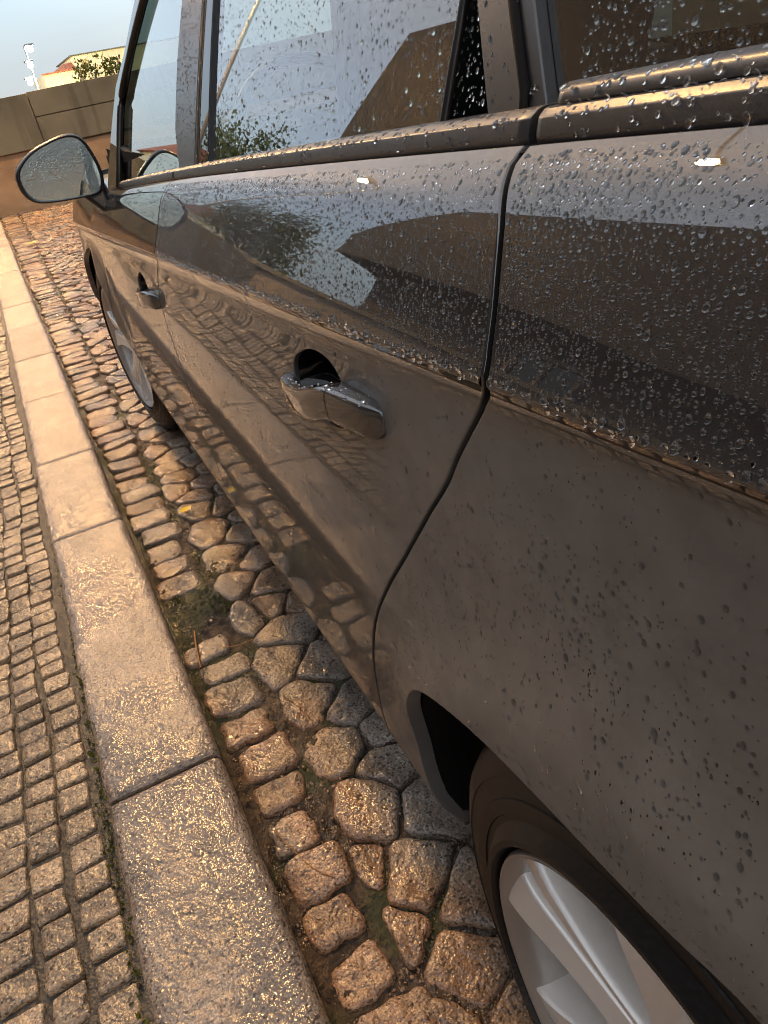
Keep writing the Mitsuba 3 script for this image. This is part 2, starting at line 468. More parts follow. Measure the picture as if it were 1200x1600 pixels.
def handle(parent, y_front, y_rear, z_front, z_rear, k=1.0):
    """A pull handle: thin arm rooted at the front of the recess, solid block at the rear."""
    n, m = 44, 28
    u = np.linspace(0, 1, n)
    th = np.arange(m) / m * 2 * np.pi
    ex = 0.6
    cx, cz = np.sign(np.cos(th)) * np.abs(np.cos(th)) ** ex, np.sign(np.sin(th)) * np.abs(np.sin(th)) ** ex
    y = y_front + (y_rear - y_front) * u
    z = PC([0, .12, .4, .7, 1], [z_front, z_front - .004, z_front * .6 + z_rear * .4 - .006, z_rear - .004, z_rear])(u)
    hh = PC([0, .04, .15, .4, .66, .9, .97, 1], [.006, .0120, .0158, .0168, .0172, .0168, .0152, .0100])(u) * k
    outer = PC([0, .05, .2, .5, .72, .90, .97, 1], [.003, .012, .0185, .0225, .0205, .0162, .0115, .0030])(u) * k
    inner = PC([0, .10, .2, .5, .62, .68, 1], [-.006, -.004, .003, .0085, .006, -.004, -.006])(u) * k
    rings = []
    for i in range(n):
        mid, half = (outer[i] + inner[i]) / 2, (outer[i] - inner[i]) / 2
        zz = z[i] + cz * hh[i]
        rings.append(np.stack([Xs(y[i] + 0 * zz, np.full(m, z[i])) - (mid + half * cx), y[i] + 0 * zz, zz + (cx < 0) * 0.0], 1))
    h = obj('handle', mikit.ply(loft(rings, caps=True), 'clean_paint', smooth=42), parent)
    rr = np.random.default_rng(77)
    HANDLES.append([(rings[i][k_], z[i]) for i, k_ in zip(rr.integers(4, n - 2, 90), rr.choice(np.where((cz > .8) & (cx > -.6))[0], 90))])
    j = int(.70 * n)                      # the seam between arm and block
    zz = z[j] + cz * (hh[j] + .0006)
    ring = []
    for dy in (-.0006, .0006):
        mid, half = (outer[j] + inner[j]) / 2, (outer[j] - inner[j]) / 2 + .0005
        ring.append(np.stack([Xs(y[j] + 0 * zz, np.full(m, z[j])) - (mid + half * cx), y[j] + dy + 0 * zz, zz], 1))
    obj('handle_seam', mikit.ply(loft(ring), 'matt_black', smooth=True), parent)


handle(rear_door, .765, .514, .792, .824)
handle(front_door, 1.80, 1.575, .712, .728)

# ------------------------------------------------------------------ glasshouse
ROOF_Z = 1.40


def gpoly(pts):
    return Polygon(pts)


def beltz(y, d):
    return (y, float(zb(y)) + d)


B_FRONT = [(1.395, .945), (1.406, .968), (1.454, 1.019), (1.471, 1.109), (1.471, 1.194), (1.47, 1.40)]
B_MID = [(1.276, .945), (1.281, .978), (1.305, 1.176), (1.34, 1.40)]
B_REAR = [(1.202, .945), (1.207, .980), (1.248, 1.170), (1.30, 1.40)]
C_FRONT = [(.458, .995), (.466, 1.021), (.505, 1.088), (.61, 1.27), (.69, 1.40)]
C_REAR = [(.405, .995), (.411, 1.031), (.442, 1.081), (.53, 1.23), (.63, 1.40)]
SEAM = [(.533, .990), (.533, 1.018), (.532, 1.080), (.54, 1.20), (.58, 1.30)]
A_REAR = [(2.19, .89), (2.188, .926), (2.20, 1.0), (2.205, 1.062), (2.084, 1.162), (1.932, 1.243), (1.76, 1.32), (1.62, 1.375)]
A_FRONT = [(2.42, .88), (2.353, 1.017), (2.30, 1.109), (2.17, 1.168), (2.051, 1.256), (1.90, 1.33), (1.76, 1.405)]
TOP = 1.40
pan('window_pillar', gpoly(B_FRONT + B_MID[::-1]), Xg, 'pillar_satin', in_t=False, off=-.004)
pan('window_pillar', gpoly(shift(B_MID, -.002) + B_REAR[::-1]), Xg, 'gloss_black', in_t=False, off=.0)
pan('window_pillar', gpoly(C_FRONT + shift(C_REAR, .020)[::-1]), Xg, 'pillar_satin', in_t=False, off=-.004)
pan('window_pillar', gpoly(shift(C_REAR, .0175) + C_REAR[::-1]), Xg, 'pillar_satin', in_t=False, off=-.003)
pan('windscreen_pillar', gpoly(shift(A_REAR, .016) + A_FRONT[::-1]), Xg, 'gloss_black', in_t=False, off=-.010)
SAIL = [(2.085, .90), (2.083, .933), (2.103, 1.0), (2.146, 1.058), (2.17, 1.05), (2.19, .99), (2.19, .90)]
obj('window_frame', mikit.ply(cat([tube([(float(Xg(y, z)) - .006, y, z) for y, z in smooth_line(A_REAR, 30)], .0075)]), 'satin_black', smooth=True), front_door)


def pane(name, ring, mat, parent, off=.006):
    v, f, n = panel(Polygon(ring), Xg, ROWS_Z, False, .06, r=.0005, depth=.0, off=off)
    k = len(v)
    keep = (f < 10 ** 9).all(1)
    return obj(name, nply(v, f[keep], n, mat), parent)


pane('window', shift(B_FRONT, -.004) + [(1.55, 1.395)] + A_REAR[::-1][1:], 'window_glass', front_door)
pane('window', SEAM + [(.66, 1.395), (1.31, 1.40)] + shift(B_REAR, .004)[::-1], 'window_glass', rear_door)
pane('fixed_window', shift(C_FRONT, -.004) + [(.665, 1.395)] + shift(SEAM, -.004)[::-1], 'dark_window_glass', rear_door)
obj('window_divider', mikit.ply(tube([(float(Xg(y, z)) + .002, y - .002, z) for y, z in smooth_line(SEAM, 12)], .0035), 'satin_black', smooth=True), rear_door)
qglass = pane('quarter_window', shift(C_REAR, -.0) + [(-.3, 1.395), (-.62, 1.30), (-.72, 1.15), (-.72, 1.05)], 'dark_window_glass', car)
obj('pillar_groove', mikit.ply(tube([(float(Xg(y, z)) - .004, y, z) for y, z in shift(smooth_line(C_REAR, 12), .0187)], .0035), 'matt_black', smooth=True), car)
pan('tailgate_pillar', gpoly([(-.62, 1.05), (-.62, 1.30), (-.3, 1.40), (-.55, 1.40), (-.84, 1.2), (-.85, 1.05)]), Xg, 'car_paint', in_t=False, off=-.004)


def trim(name, profile, y0, y1, parent, mat='trim_paint', ends=.004):
    """A moulding along the belt line; profile: (height above the belt, depth from the glass plane)."""
    ys = np.r_[y0, y0 + ends, np.linspace(y0 + 2 * ends, y1 - 2 * ends, max(4, int((y1 - y0) / .03))), y1 - ends, y1]
    rings = []
    for i, y in enumerate(ys):
        s = {0: .003, 1: .0006, len(ys) - 1: .003, len(ys) - 2: .0006}.get(i, 0.0)
        p = np.array(profile)
        h = p[:, 0]
        base = 0.2745 + PLAN(y)
        x = base + p[:, 1] + s * (p[:, 1] < .01)
        rings.append(np.stack([x, np.full(len(p), y), zb(y) + h], 1))
    return obj(name, mikit.ply(loft(rings, close=True, caps=True), mat, smooth=24), parent)


P_DOOR = [(-.005, .006), (-.005, -.0045), (.0005, -.0068), (.003, -.0070), (.0108, -.0048), (.0120, -.0040), (.0152, .0010), (.0160, .006), (.0150, .040), (.003, .042)]
P_QTR = [(-.005, .006), (-.005, -.0045), (.0005, -.0068), (.003, -.0070), (.0106, -.0049), (.0118, -.0042), (.0148, -.0004), (.0155, .0024), (.0166, .0018), (.0205, .0032), (.0222, .0044), (.0234, .0062), (.0244, .0088), (.0252, .013), (.0245, .05), (.004, .052)]
trim('belt_trim', P_DOOR, .390 + GAP + .001, 1.433 - .0012, rear_door)
trim('belt_trim', P_DOOR, 1.433 + .0012, 2.44, front_door)
trim('belt_trim', P_QTR[:8] + [(.0152, .05), (.004, .052)], -.8, .390 - GAP - .001, car)
trim('belt_trim', [(.0157, .0026)] + P_QTR[8:-1] + [(.0158, .05)], -.8, .378, car)
# shelf under trims and between body and glass
obj('belt_seal', mikit.ply(loft([np.stack([[float(Xs(y, zb(y) - .004)) + .001, 0.2745 + .02 + float(PLAN(y)), 0.2745 + .05 + float(PLAN(y))], [y] * 3, [float(zb(y)) - .004, float(zb(y)) + .001, float(zb(y)) - .03]], 1) for y in np.linspace(-.8, 2.5, 60)], close=False), 'matt_black', smooth=True), car)


# ------------------------------------------------------------------ roof, bonnet, ends and the far side (out of the picture, seen by the light and in the mirror)
def mx(v):
    w = np.array(v, float)
    w[..., 0] = 2 * XC - w[..., 0]
    return w


rows = []
for y in np.linspace(-.75, 1.95, 28):
    z0 = ROOF_Z if y < 1.55 else ROOF_Z - .0 * (y - 1.55)
    x0 = float(Xg(y, z0))
    u = np.linspace(0, 1, 21)
    rows.append(np.stack([x0 + (2 * XC - 2 * x0) * u, np.full(21, y), z0 + .085 * (1 - np.abs(2 * u - 1) ** 2.6) - .04 * max(0, (y - 1.3)) ** 2], 1))
obj('roof', mikit.ply(loft(rows, close=False), 'car_paint', smooth=True), car)
rows = []
for s in np.linspace(0, 1, 10):
    y, z = 1.95 + .62 * s, 1.415 - .52 * s
    u = np.linspace(0, 1, 15)
    x0 = float(Xg(min(y, 2.2), max(z, .95))) + .01
    rows.append(np.stack([x0 + (2 * XC - 2 * x0) * u, y + .14 * (1 - (2 * u - 1) ** 2), np.full(15, z) + .02 * (1 - (2 * u - 1) ** 2)], 1))
obj('windscreen', mikit.ply(loft(rows, close=False), 'window_glass', smooth=True), car)
rows = []
for s in np.linspace(0, 1, 16):
    y = 2.50 + 1.12 * s
    x0 = float(Xs(min(y, 3.6), zb(y))) - .002
    u = np.linspace(0, 1, 21)
    rows.append(np.stack([x0 + (2 * XC - 2 * x0) * u, y + .14 * (1 - (2 * u - 1) ** 2) * (1 if s else 1), float(zb(y)) + (.035 * (1 - np.abs(2 * u - 1) ** 3)) - .05 * s ** 4], 1))
obj('bonnet', mikit.ply(loft(rows, close=False), 'car_paint', smooth=True), car)
rows = []
for z in np.linspace(.22, .86, 12):
    x0 = float(Xs(3.655, z))
    u = np.linspace(0, 1, 17)
    rows.append(np.stack([x0 + (2 * XC - 2 * x0) * u, 3.655 + .14 * (1 - (2 * u - 1) ** 2) + 0 * u, np.full(17, z)], 1))
obj('front_bumper', mikit.ply(loft(rows, close=False), 'car_paint', smooth=True), car)
rows = []
for z in np.linspace(.22, 1.42, 16):
    zz = min(z, float(zb(-.85)) - .002)
    x0 = float(Xs(-.855, zz)) if z < 1.05 else float(Xg(-.84, z)) - .004
    u = np.linspace(0, 1, 17)
    yy = -.85 + max(0, z - 1.0) * .25
    rows.append(np.stack([x0 + (2 * XC - 2 * x0) * u, yy - .05 * (1 - (2 * u - 1) ** 2) + 0 * u, np.full(17, z)], 1))
obj('tailgate', mikit.ply(loft(rows, close=False), 'car_paint', smooth=True), car)
far = []
ys = np.linspace(-.85, 3.65, 70)
far = loft([mx(np.stack([Xs(np.full(30, y), z_of(y, np.linspace(0, .999, 30))), np.full(30, y), z_of(y, np.linspace(0, .999, 30))], 1)) for y in ys], close=False)
obj('far_flank', mikit.ply(far, 'car_paint', smooth=35), car)
fp = []
for A, B in ((B_FRONT, B_REAR), (C_FRONT, C_REAR), (shift(A_REAR, .0), A_FRONT), ([(-.62, 1.05), (-.62, 1.30), (-.3, 1.40)], [(-.85, 1.05), (-.84, 1.2), (-.55, 1.40)])):
    A, B = smooth_line(A, 8), smooth_line(B, 8)
    obj('far_window_pillar', mikit.ply(loft([mx([[float(Xg(y, z)), y, z] for y, z in L_]) for L_ in (A, B)], close=False), 'satin_black', smooth=True), car)
v, f, n = panel(Polygon([(2.18, .93), (1.95, 1.22), (1.62, 1.36), (-.3, 1.395), (-.62, 1.30), (-.72, 1.06), (.5, 1.03)]), Xg, ROWS_Z, False, .1, r=.0005, depth=0)
obj('far_windows', nply(mx(v), f, n * [-1, 1, 1], 'window_glass'), car)
# underbody and cabin
obj('underbody', mikit.ply(cat([bx(.50, 1.70, -.8, 3.5, .22, .26), bx(.27, .5, .68, 2.44, .22, .26), bx(1.7, 1.93, .68, 2.44, .22, .26)]), 'matt_black'), car)
obj('cabin_floor', mikit.ply(cat([bx(.30, 1.90, -.75, 2.5, .40, .42), bx(.30, .32, -.75, 2.45, .42, .97), bx(1.88, 1.90, -.75, 2.45, .42, .97), bx(.33, 1.87, -.75, -.22, .42, .86)]), 'matt_black'), car)
for x in (.68, 1.52):
    for y, w in ((1.15, .48), (.28, .56)):
        s = obj('seat', mikit.ply(cat([rbox((w, .52, .16), (x, y + .28, .56), .05), rbox((w, .13, .62), (0, 0, 0), .05).apply_transform(trimesh.transformations.rotation_matrix(.28, (1, 0, 0))).apply_translation((x, y - .06, .90))]), 'seat_cloth', smooth=35), car)
        obj('headrest', mikit.ply(rbox((.26, .09, .17), (x, y - .155, 1.27), .04), 'seat_cloth', smooth=35), s)
obj('dashboard', mikit.ply(loft([np.stack([np.full(8, x), [2.50, 2.2, 1.98, 1.92, 1.95, 2.1, 2.3, 2.5], [.95, .98, .95, .88, .72, .6, .5, .45]], 1) for x in (.30, 1.1, 1.9)], caps=True), 'seat_cloth', smooth=40), car)
obj('steering_wheel', mikit.ply(trimesh.creation.torus(.18, .014, 40, 8).apply_transform(trimesh.transformations.rotation_matrix(1.1, (1, 0, 0))).apply_translation((.68, 1.80, .93)), 'satin_black', smooth=True), car)

# ------------------------------------------------------------------ wheels
TYRE = [(.105, .222), (.0, .226), (-.012, .230), (-.012, .236), (-.001, .247), (-.0005, .2475), (-.0005, .254), (-.002, .2545), (-.002, .268), (-.0005, .2685), (.0015, .286), (.0005, .2865), (.002, .291), (.010, .306), (.024, .3165), (.045, .3195), (.052, .3195), (.054, .313), (.058, .313), (.060, .320), (.10, .3205), (.104, .3135), (.108, .3135), (.110, .3205), (.152, .3195), (.155, .313), (.159, .313), (.161, .319), (.185, .314), (.20, .300), (.205, .26), (.195, .226), (.105, .222)]
BARREL = [(.012, .2235), (-.004, .2235), (-.0075, .221), (-.006, .217), (.002, .2135), (.006, .209), (.016, .2055), (.05, .200), (.12, .196), (.195, .205)]


def spoke(a, side):
    """One blade of a twin spoke: a broad bar that widens to the rim, with a bevelled, slightly twisted face."""
    r = np.linspace(.030, .2105, 16)
    w0 = PC([.030, .09, .15, .2105], [.024, .015, .021, .034])(r)
    ctr = PC([.030, .09, .2105], [.017, .020, .046])(r) * side
    face = PC([.030, .08, .15, .19, .2105], [.020, .015, .006, .0015, .003])(r)
    rings = []
    for i in range(len(r)):
        w, f = w0[i], face[i]
        lean = .010 * side
        pts = np.array([(-w * 1.1, f + .045), (-w, f + .006 + lean * .6), (-w * .86, f + .001 + lean * .5), (-w * .1, f), (w * .86, f + .001 - lean * .3), (w, f + .006 - lean * .2), (w * 1.1, f + .045)])
        rings.append(np.stack([pts[:, 1], np.full(7, r[i]), ctr[i] + pts[:, 0]], 1))
    m = loft(rings, caps=True)
    m.apply_transform(trimesh.transformations.rotation_matrix(a, (1, 0, 0)))
    return m


def wheel(x, y, z, steer, turn, flip=False, detail=True, tall=1.0):
    M = trimesh.transformations.translation_matrix((x, y, z)) @ trimesh.transformations.rotation_matrix(steer, (0, 0, 1))
    if flip:
        M = M @ np.diag([-1.0, 1, 1, 1])
    tw = T(M.tolist())
    w = car + '__' + 'wheel'
    i = len([k for k in scene if k.endswith('__tyre')])
    w = w if i == 0 else f'{w}_{i:03d}'
    S = np.diag([1.0, 1.0, 1.0, 1.0])

    def put(name, mesh, mat, smooth=35):
        scene[numbered(w + '__' + name)] = mikit.ply(mesh, mat, smooth=smooth, to_world=tw)
    put('tyre', lathe(TYRE, 96), 'tyre_rubber', 40)
    put('rim', lathe(BARREL, 96), 'alloy_barrel', 50)
    put('hub_cap', lathe([(.06, .062), (.024, .062), (.017, .058), (.014, .040), (.0125, .034), (.0125, .001)], 32), 'alloy', 30)
    for k in range(5 if detail else 0):
        for s in (-1, 1):
            put('spoke', spoke(turn + k * 2 * math.pi / 5, s), 'alloy', 28)
    put('brake_disc', lathe([(.085, .05), (.085, .14), (.097, .14), (.097, .05)], 40), 'alloy_barrel', 30)
    put('backing', lathe([(.150, .001), (.150, .20)], 40), 'matt_black', 30)


wheel(.203, .197, .325, 0.0, math.radians(22))
wheel(.212, 2.86, .322, math.radians(6), math.radians(10))
wheel(2 * XC - .203, .197, .325, 0.0, .3, True, False)
wheel(2 * XC - .212, 2.86, .322, math.radians(6), .3, True, False)
for y in (.19, 2.86):
    a = np.linspace(math.radians(-13), math.radians(195), 40)
    obj('wheel_arch_liner', mikit.ply(loft([np.stack([np.maximum(.213, Xs(y + .415 * np.cos(a), np.maximum(.325 + .39 * np.sin(a), .206)) + .016) + x, y + .415 * np.cos(a), .325 + .39 * np.sin(a)], 1) for x in (.0, .02, .30)], close=False), 'matt_black', smooth=True), car)
    obj('wheel_arch_wall', mikit.ply(bx(.53, .54, y - .42, y + .42, .2, .75), 'matt_black'), car)

# ------------------------------------------------------------------ door mirror
MIR = [(.047, .962), (.070, .988), (.100, 1.006), (.150, 1.0215), (.195, 1.0275), (.222, 1.019), (.240, .985), (.249, .940), (.246, .905), (.236, .888), (.205, .8805), (.150, .8815), (.095, .886), (.065, .895), (.050, .912), (.044, .937)]
MIR = np.array(ellipse_ring(MIR, 56))
mc = MIR.mean(0)


def mring(s, y, dx=0, dz=0):
    q = mc + (MIR - mc) * s + (dx, dz)
    return np.stack([q[:, 0], np.full(len(q), y), q[:, 1]], 1)


door_mirror = obj('door_mirror', mikit.ply(loft([mring(.905, 2.262), mring(.93, 2.250), mring(.965, 2.248), mring(1.0, 2.256), mring(1.01, 2.275), mring(1.0, 2.30), mring(.94, 2.335), mring(.80, 2.362, .01), mring(.55, 2.378, .015), mring(.1, 2.384, .015)]), 'satin_black', smooth=True), car)
v = np.vstack([mring(.915, 2.2605), [[mc[0], 2.2605, mc[1]]]])
k = np.arange(56)
gl = trimesh.Trimesh(v, np.stack([k, (k + 1) % 56, k * 0 + 56], 1), process=False)
gl.apply_transform(trimesh.transformations.rotation_matrix(math.radians(-3), (0, 0, 1), (mc[0], 2.2605, 0)))
obj('mirror_glass', mikit.ply(gl, 'mirror_silver'), door_mirror)
arm = m3.Manifold.batch_hull([m3.Manifold.sphere(.012, 12).translate(list(p)) for p in ((.19, 2.29, .895), (.235, 2.285, .898), (.245, 2.33, .890), (.236, 2.275, .838), (.245, 2.30, .842))]).to_mesh()
obj('mirror_arm', mikit.ply(trimesh.Trimesh(arm.vert_properties[:, :3], arm.tri_verts), 'satin_black', smooth=50), door_mirror)

# ------------------------------------------------------------------ rain drops
rng = np.random.default_rng(11)


def dome(sides, rings):
    pts = [(0, 0, 1.0)]
    for i in range(1, rings + 1):
        a = i / rings * math.pi / 2
        for j in range(sides):
            b = (j + .5 * (i % 2)) / sides * 2 * math.pi
            pts.append((math.sin(a) * math.cos(b), math.sin(a) * math.sin(b), math.cos(a)))
    for j in range(sides):
        b = (j + .5 * (rings % 2)) / sides * 2 * math.pi
        pts.append((.9 * math.cos(b), .9 * math.sin(b), -.22))
    return trimesh.convex.convex_hull(np.array(pts))


DOMES = {k: dome(*s) for k, s in {'near': (10, 4), 'mid': (8, 3), 'far': (6, 2)}.items()}


def drops(name, parent, P, N, r, detail, h=.5, stretch=1.18, mat='water'):
    """Rain drops of radius r at the points P on a surface with normals N, all one mesh."""
    from scipy.spatial import cKDTree
    o_ = np.argsort(-r)
    P, N, r = P[o_], N[o_], r[o_]
    gone = np.zeros(len(P), bool)
    for i_, j_ in sorted(cKDTree(P).query_pairs(2.4 * float(np.quantile(r, .98)))):
        if not gone[i_] and not gone[j_] and np.linalg.norm(P[i_] - P[j_]) < 1.08 * (r[i_] + r[j_]):
            gone[j_] = True
    P, N, r = P[~gone], N[~gone], r[~gone]
    d = DOMES[detail]
    tv, tf = np.asarray(d.vertices), np.asarray(d.faces)
    up = np.array([0, 0, 1.0]) - N * N[:, 2:]
    ln = np.linalg.norm(up, axis=1, keepdims=True)
    up = np.where(ln > .05, up / np.maximum(ln, 1e-6), [[0, 1.0, 0]])
    side = np.cross(up, N)
    k = len(P)
    st = rng.uniform(1.0, stretch, k)
    hh = h * rng.uniform(.75, 1.2, k)
    rot = rng.uniform(0, 2 * np.pi, k)
    c, s = np.cos(rot), np.sin(rot)
    x = tv[None, :, 0] * c[:, None] - tv[None, :, 1] * s[:, None]
    y = tv[None, :, 0] * s[:, None] + tv[None, :, 1] * c[:, None]
    wob = 1 + .08 * np.sin(2 * np.arctan2(y, x) + rng.uniform(0, 6, k)[:, None])
    sag = -.18 * np.maximum(tv[None, :, 2], 0)
    V = P[:, None] + r[:, None, None] * ((x * wob)[..., None] * side[:, None] + ((y * wob + sag) * st[:, None])[..., None] * up[:, None] + (tv[None, :, 2] * hh[:, None])[..., None] * N[:, None])
    F = (tf[None] + (np.arange(k) * len(tv))[:, None, None]).reshape(-1, 3)
    obj(name, mikit.ply(trimesh.Trimesh(V.reshape(-1, 3), F, process=False), mat, smooth=True), parent, kind='stuff')


def scatter(n, y0, y1, q0, q1, dens, F=Xs, in_t=True, ok=None, off=0.0):
    y, q = rng.uniform(y0, y1, n), rng.uniform(q0, q1, n)
    keep = rng.uniform(0, 1, n) < dens(y, q)
    y, q = y[keep], q[keep]
    z = z_of(y, q) if in_t else zb(y) + q
    if ok is not None:
        m = shapely.contains_xy(ok, y, z)
        y, z = y[m], z[m]
    return np.stack([F(y, z) + off, y, z], 1), normal(F, y, z), y, z


def size(n, med, sig=.42, lo=.0004, hi=.0023):
    return np.clip(med * np.exp(rng.normal(0, sig, n)), lo, hi)


def patchy(y, z, s=9.0, lo=.35, seed=3):
    return lo + (1 - lo) * np.clip((meshkit.fbm(np.stack([y * s, z * s, 0 * y], -1), 3, seed) - .35) * 3.2, 0, 1)


cups = Polygon(CUP_R).buffer(.004).union(Polygon(CUP_F).buffer(.004))
okq = quarter.buffer(-.004)
okr = Polygon(SHUT_R + SHUT_F[::-1]).buffer(-.005).difference(cups)
okf = Polygon(SHUT_F + SHUT_W[::-1]).buffer(-.005).difference(cups)
# near: the rear quarter
P, N, y, z = scatter(11000, .08, .40, TC + .006, .99, lambda y, t: patchy(y, z_of(y, t), 14, .5), ok=okq)
drops('raindrops', car, P, N, size(len(P), .00072, .40), 'near')
P, N, y, z = scatter(11000, .10, .74, .22, TC - .01, lambda y, t: .85 * patchy(y, z_of(y, t), 7, .42, 8) * (.35 + .65 * (t < .66)), ok=okq)
drops('raindrops', car, P, N, size(len(P), .00074, .40), 'near', stretch=1.5, mat='film_water')
# rear door
P, N, y, z = scatter(24000, .35, 1.42, TC + .006, .99, lambda y, t: patchy(y, z_of(y, t), 12, .45), ok=okr)
drops('raindrops', rear_door, P, N, size(len(P), .00074), 'mid')
P, N, y, z = scatter(15000, .36, 1.54, .10, TC - .012, lambda y, t: .20 + .55 * sst((y - .75) / .5) * patchy(y, z_of(y, t), 7, .1, 4) * (t > .25), ok=okr)
drops('raindrops', rear_door, P, N, size(len(P), .00078), 'far', stretch=1.4, mat='film_water')
# front door
P, N, y, z = scatter(9000, 1.4, 2.5, .12, .99, lambda y, t: .35 + .5 * patchy(y, z_of(y, t), 6, .1, 5), ok=okf)
drops('raindrops', front_door, P, N, size(len(P), .0011), 'far', mat='film_water')
# the row of drops that hangs along the crease
for par, y0, y1, n, ok in ((car, .10, .345, 110, okq), (rear_door, .352, 1.40, 560, okr)):
    y = rng.uniform(y0, y1, n)
    z = zc(y) + rng.normal(.002, .0018, n)
    drops('raindrops', par, np.stack([Xs(y, z) - .0002, y, z], 1), normal(Xs, y, z, .003), size(n, .0017, .3), 'near', h=.7, stretch=1.5)
# mouldings
for par, prof, y0, y1, n in ((car, P_QTR, .10, .375, 330), (rear_door, P_DOOR, .40, 1.42, 900), (front_door, P_DOOR, 1.44, 2.4, 500)):
    p = np.array(prof)[1:-1]
    i = rng.integers(0, len(p) - 2, n)
    u = rng.uniform(0, 1, n)
    hz, dx = p[i, 0] + (p[i + 1, 0] - p[i, 0]) * u, p[i, 1] + (p[i + 1, 1] - p[i, 1]) * u
    tz, tx = p[i + 1, 0] - p[i, 0], p[i + 1, 1] - p[i, 1]
    nn = np.stack([-tz, 0 * tz, tx], 1)
    nn /= np.linalg.norm(nn, axis=1, keepdims=True)
    y = rng.uniform(y0, y1, n)
    m = (hz > .001) & (nn[:, 0] < .2)
    drops('raindrops', par, np.stack([.2745 + dx + PLANG(y) * 0, y, zb(y) + hz], 1)[m], nn[m], size(m.sum(), .0011, .4), 'mid')
# windows and pillars
P, N, y, z = scatter(2600, .08, .40, .026, .13, lambda y, q: patchy(y, q, 20, .5, 2), Xg, False, ok=None, off=.006)
m = y < np.interp(z, [1.031, 1.081, 1.23], [.406, .437, .52])
drops('raindrops', car, P[m], N[m], size(m.sum(), .0009), 'mid')
P, N, y, z = scatter(9500, .45, 1.25, .018, .20, lambda y, q: .25 + .75 * sst((.75 - y) / .4) * patchy(y, q, 16, .4, 2), Xg, False, off=.006)
m = (y < np.interp(z, [.98, 1.17], [1.203, 1.244])) & (y > np.interp(z, [1.021, 1.088, 1.27], [.472, .511, .615]))
drops('raindrops', rear_door, P[m], N[m], size(m.sum(), .0009), 'mid')
P, N, y, z = scatter(700, .36, .70, .02, .20, lambda y, q: 1 + 0 * y, Xg, False, off=-.004)
m = (y < np.interp(z, [1.021, 1.088, 1.27], [.462, .500, .605])) & (y > np.interp(z, [1.031, 1.081, 1.23], [.414, .446, .532]))
drops('raindrops', car, P[m], N[m], size(m.sum(), .0011), 'mid')
P, N, y, z = scatter(900, 1.25, 1.48, .02, .24, lambda y, q: 1 + 0 * y, Xg, False, off=-.004)
m = (y > np.interp(z, [.978, 1.176], [1.284, 1.308])) & (y < np.interp(z, [.968, 1.019, 1.109, 1.194], [1.404, 1.45, 1.468, 1.468]))
drops('raindrops', car, P[m], N[m], size(m.sum(), .0013), 'far')
# mirror glass
a, b = rng.uniform(0, 2 * np.pi, 220), np.sqrt(rng.uniform(0, 1, 220))
i = (a / (2 * np.pi) * 56).astype(int) % 56
q = mc + (MIR[i] - mc) * (.88 * b)[:, None]
m = q[:, 0] - (q[:, 1] - mc[1]) * .8 < mc[0] + .045
P = np.stack([q[:, 0], 2.2595 - (q[:, 0] - mc[0]) * .0524, q[:, 1]], 1)[m]
drops('raindrops', door_mirror, P, np.tile([[0, -1.0, 0]], (len(P), 1)), size(len(P), .0022, .35), 'far')
# drops on the top of the rear handle
P = np.array([p for p, _ in HANDLES[0]]) + rng.normal(0, .0006, (90, 3)) * [1, 3, 0]
drops('raindrops', rear_door, P, np.tile([[-.25, 0, .968]], (len(P), 1)), size(len(P), .0010), 'near')

# ------------------------------------------------------------------ ground: road, kerb, pavement


def kr(Y):
    return 0.005 - 0.0122 * np.asarray(Y, float)


KW, KH = 0.1965, 0.10


def kl(Y):
    return kr(Y) - KW


road = obj('road', mikit.ply(trimesh.Trimesh([[-400, -400, -.014], [400, -400, -.014], [400, 400, -.014], [-400, 400, -.014]], [[0, 1, 2], [0, 2, 3]], process=False), 'joint_earth'), kind='structure')


def stone(poly, top, depth, n, rings, rough, sharp, seed):
    """A hewn stone: outline poly, worn rounded top with uneven surface."""
    c = np.asarray(poly.exterior.coords)[:-1]
    L_ = poly.exterior.length
    p = np.array([poly.exterior.interpolate(s).coords[0] for s in np.linspace(0, L_, n, endpoint=False)])
    ctr = np.array(poly.centroid.coords[0])
    prof = {2: [(1, -depth), (.985, -.012), (.80, 0), ], 4: [(1.0, -depth), (.995, -.016), (.955, -.0065), (.84, -.0012), (.50, .0005)], 6: [(1.0, -depth), (1.0, -.018), (.975, -.010), (.93, -.0048), (.84, -.0015), (.66, 0.0), (.42, .0008), (.2, .001)]}[rings]
    vs = []
    for s, dz in prof:
        s2 = 1 - (1 - s) * sharp
        vs.append(np.c_[ctr + (p - ctr) * s2, np.full(n, top + dz * (sharp if dz > -.02 else 1))])
    v = np.vstack(vs + [[[ctr[0], ctr[1], top]]])
    f = np.vstack([grid_faces(len(prof), n, True), np.stack([(len(prof) - 1) * n + np.arange(n), (len(prof) - 1) * n + (np.arange(n) + 1) % n, np.full(n, len(v) - 1)], 1)])
    f = f[:, ::-1]
    nz = (meshkit.fbm(v * [38, 38, 38] + seed, 3, 1) - .5) * 2 * rough
    tilt = np.random.default_rng(seed).normal(0, .035, 2)
    v[:, 2] += nz + (v[:, :2] - ctr) @ tilt
    v[:, :2] += (meshkit.noise(v * 60 + seed + 50, 2)[:, None] - .5) * rough * 1.2
    return v, f


def in_frame(x, y, z):
    c = CAM_R.T @ (np.array([x, y, z]) - EYE)
    if c[2] <= 0:
        return False
    return abs(c[0] / c[2]) < .52 and abs(c[1] / c[2]) < .69


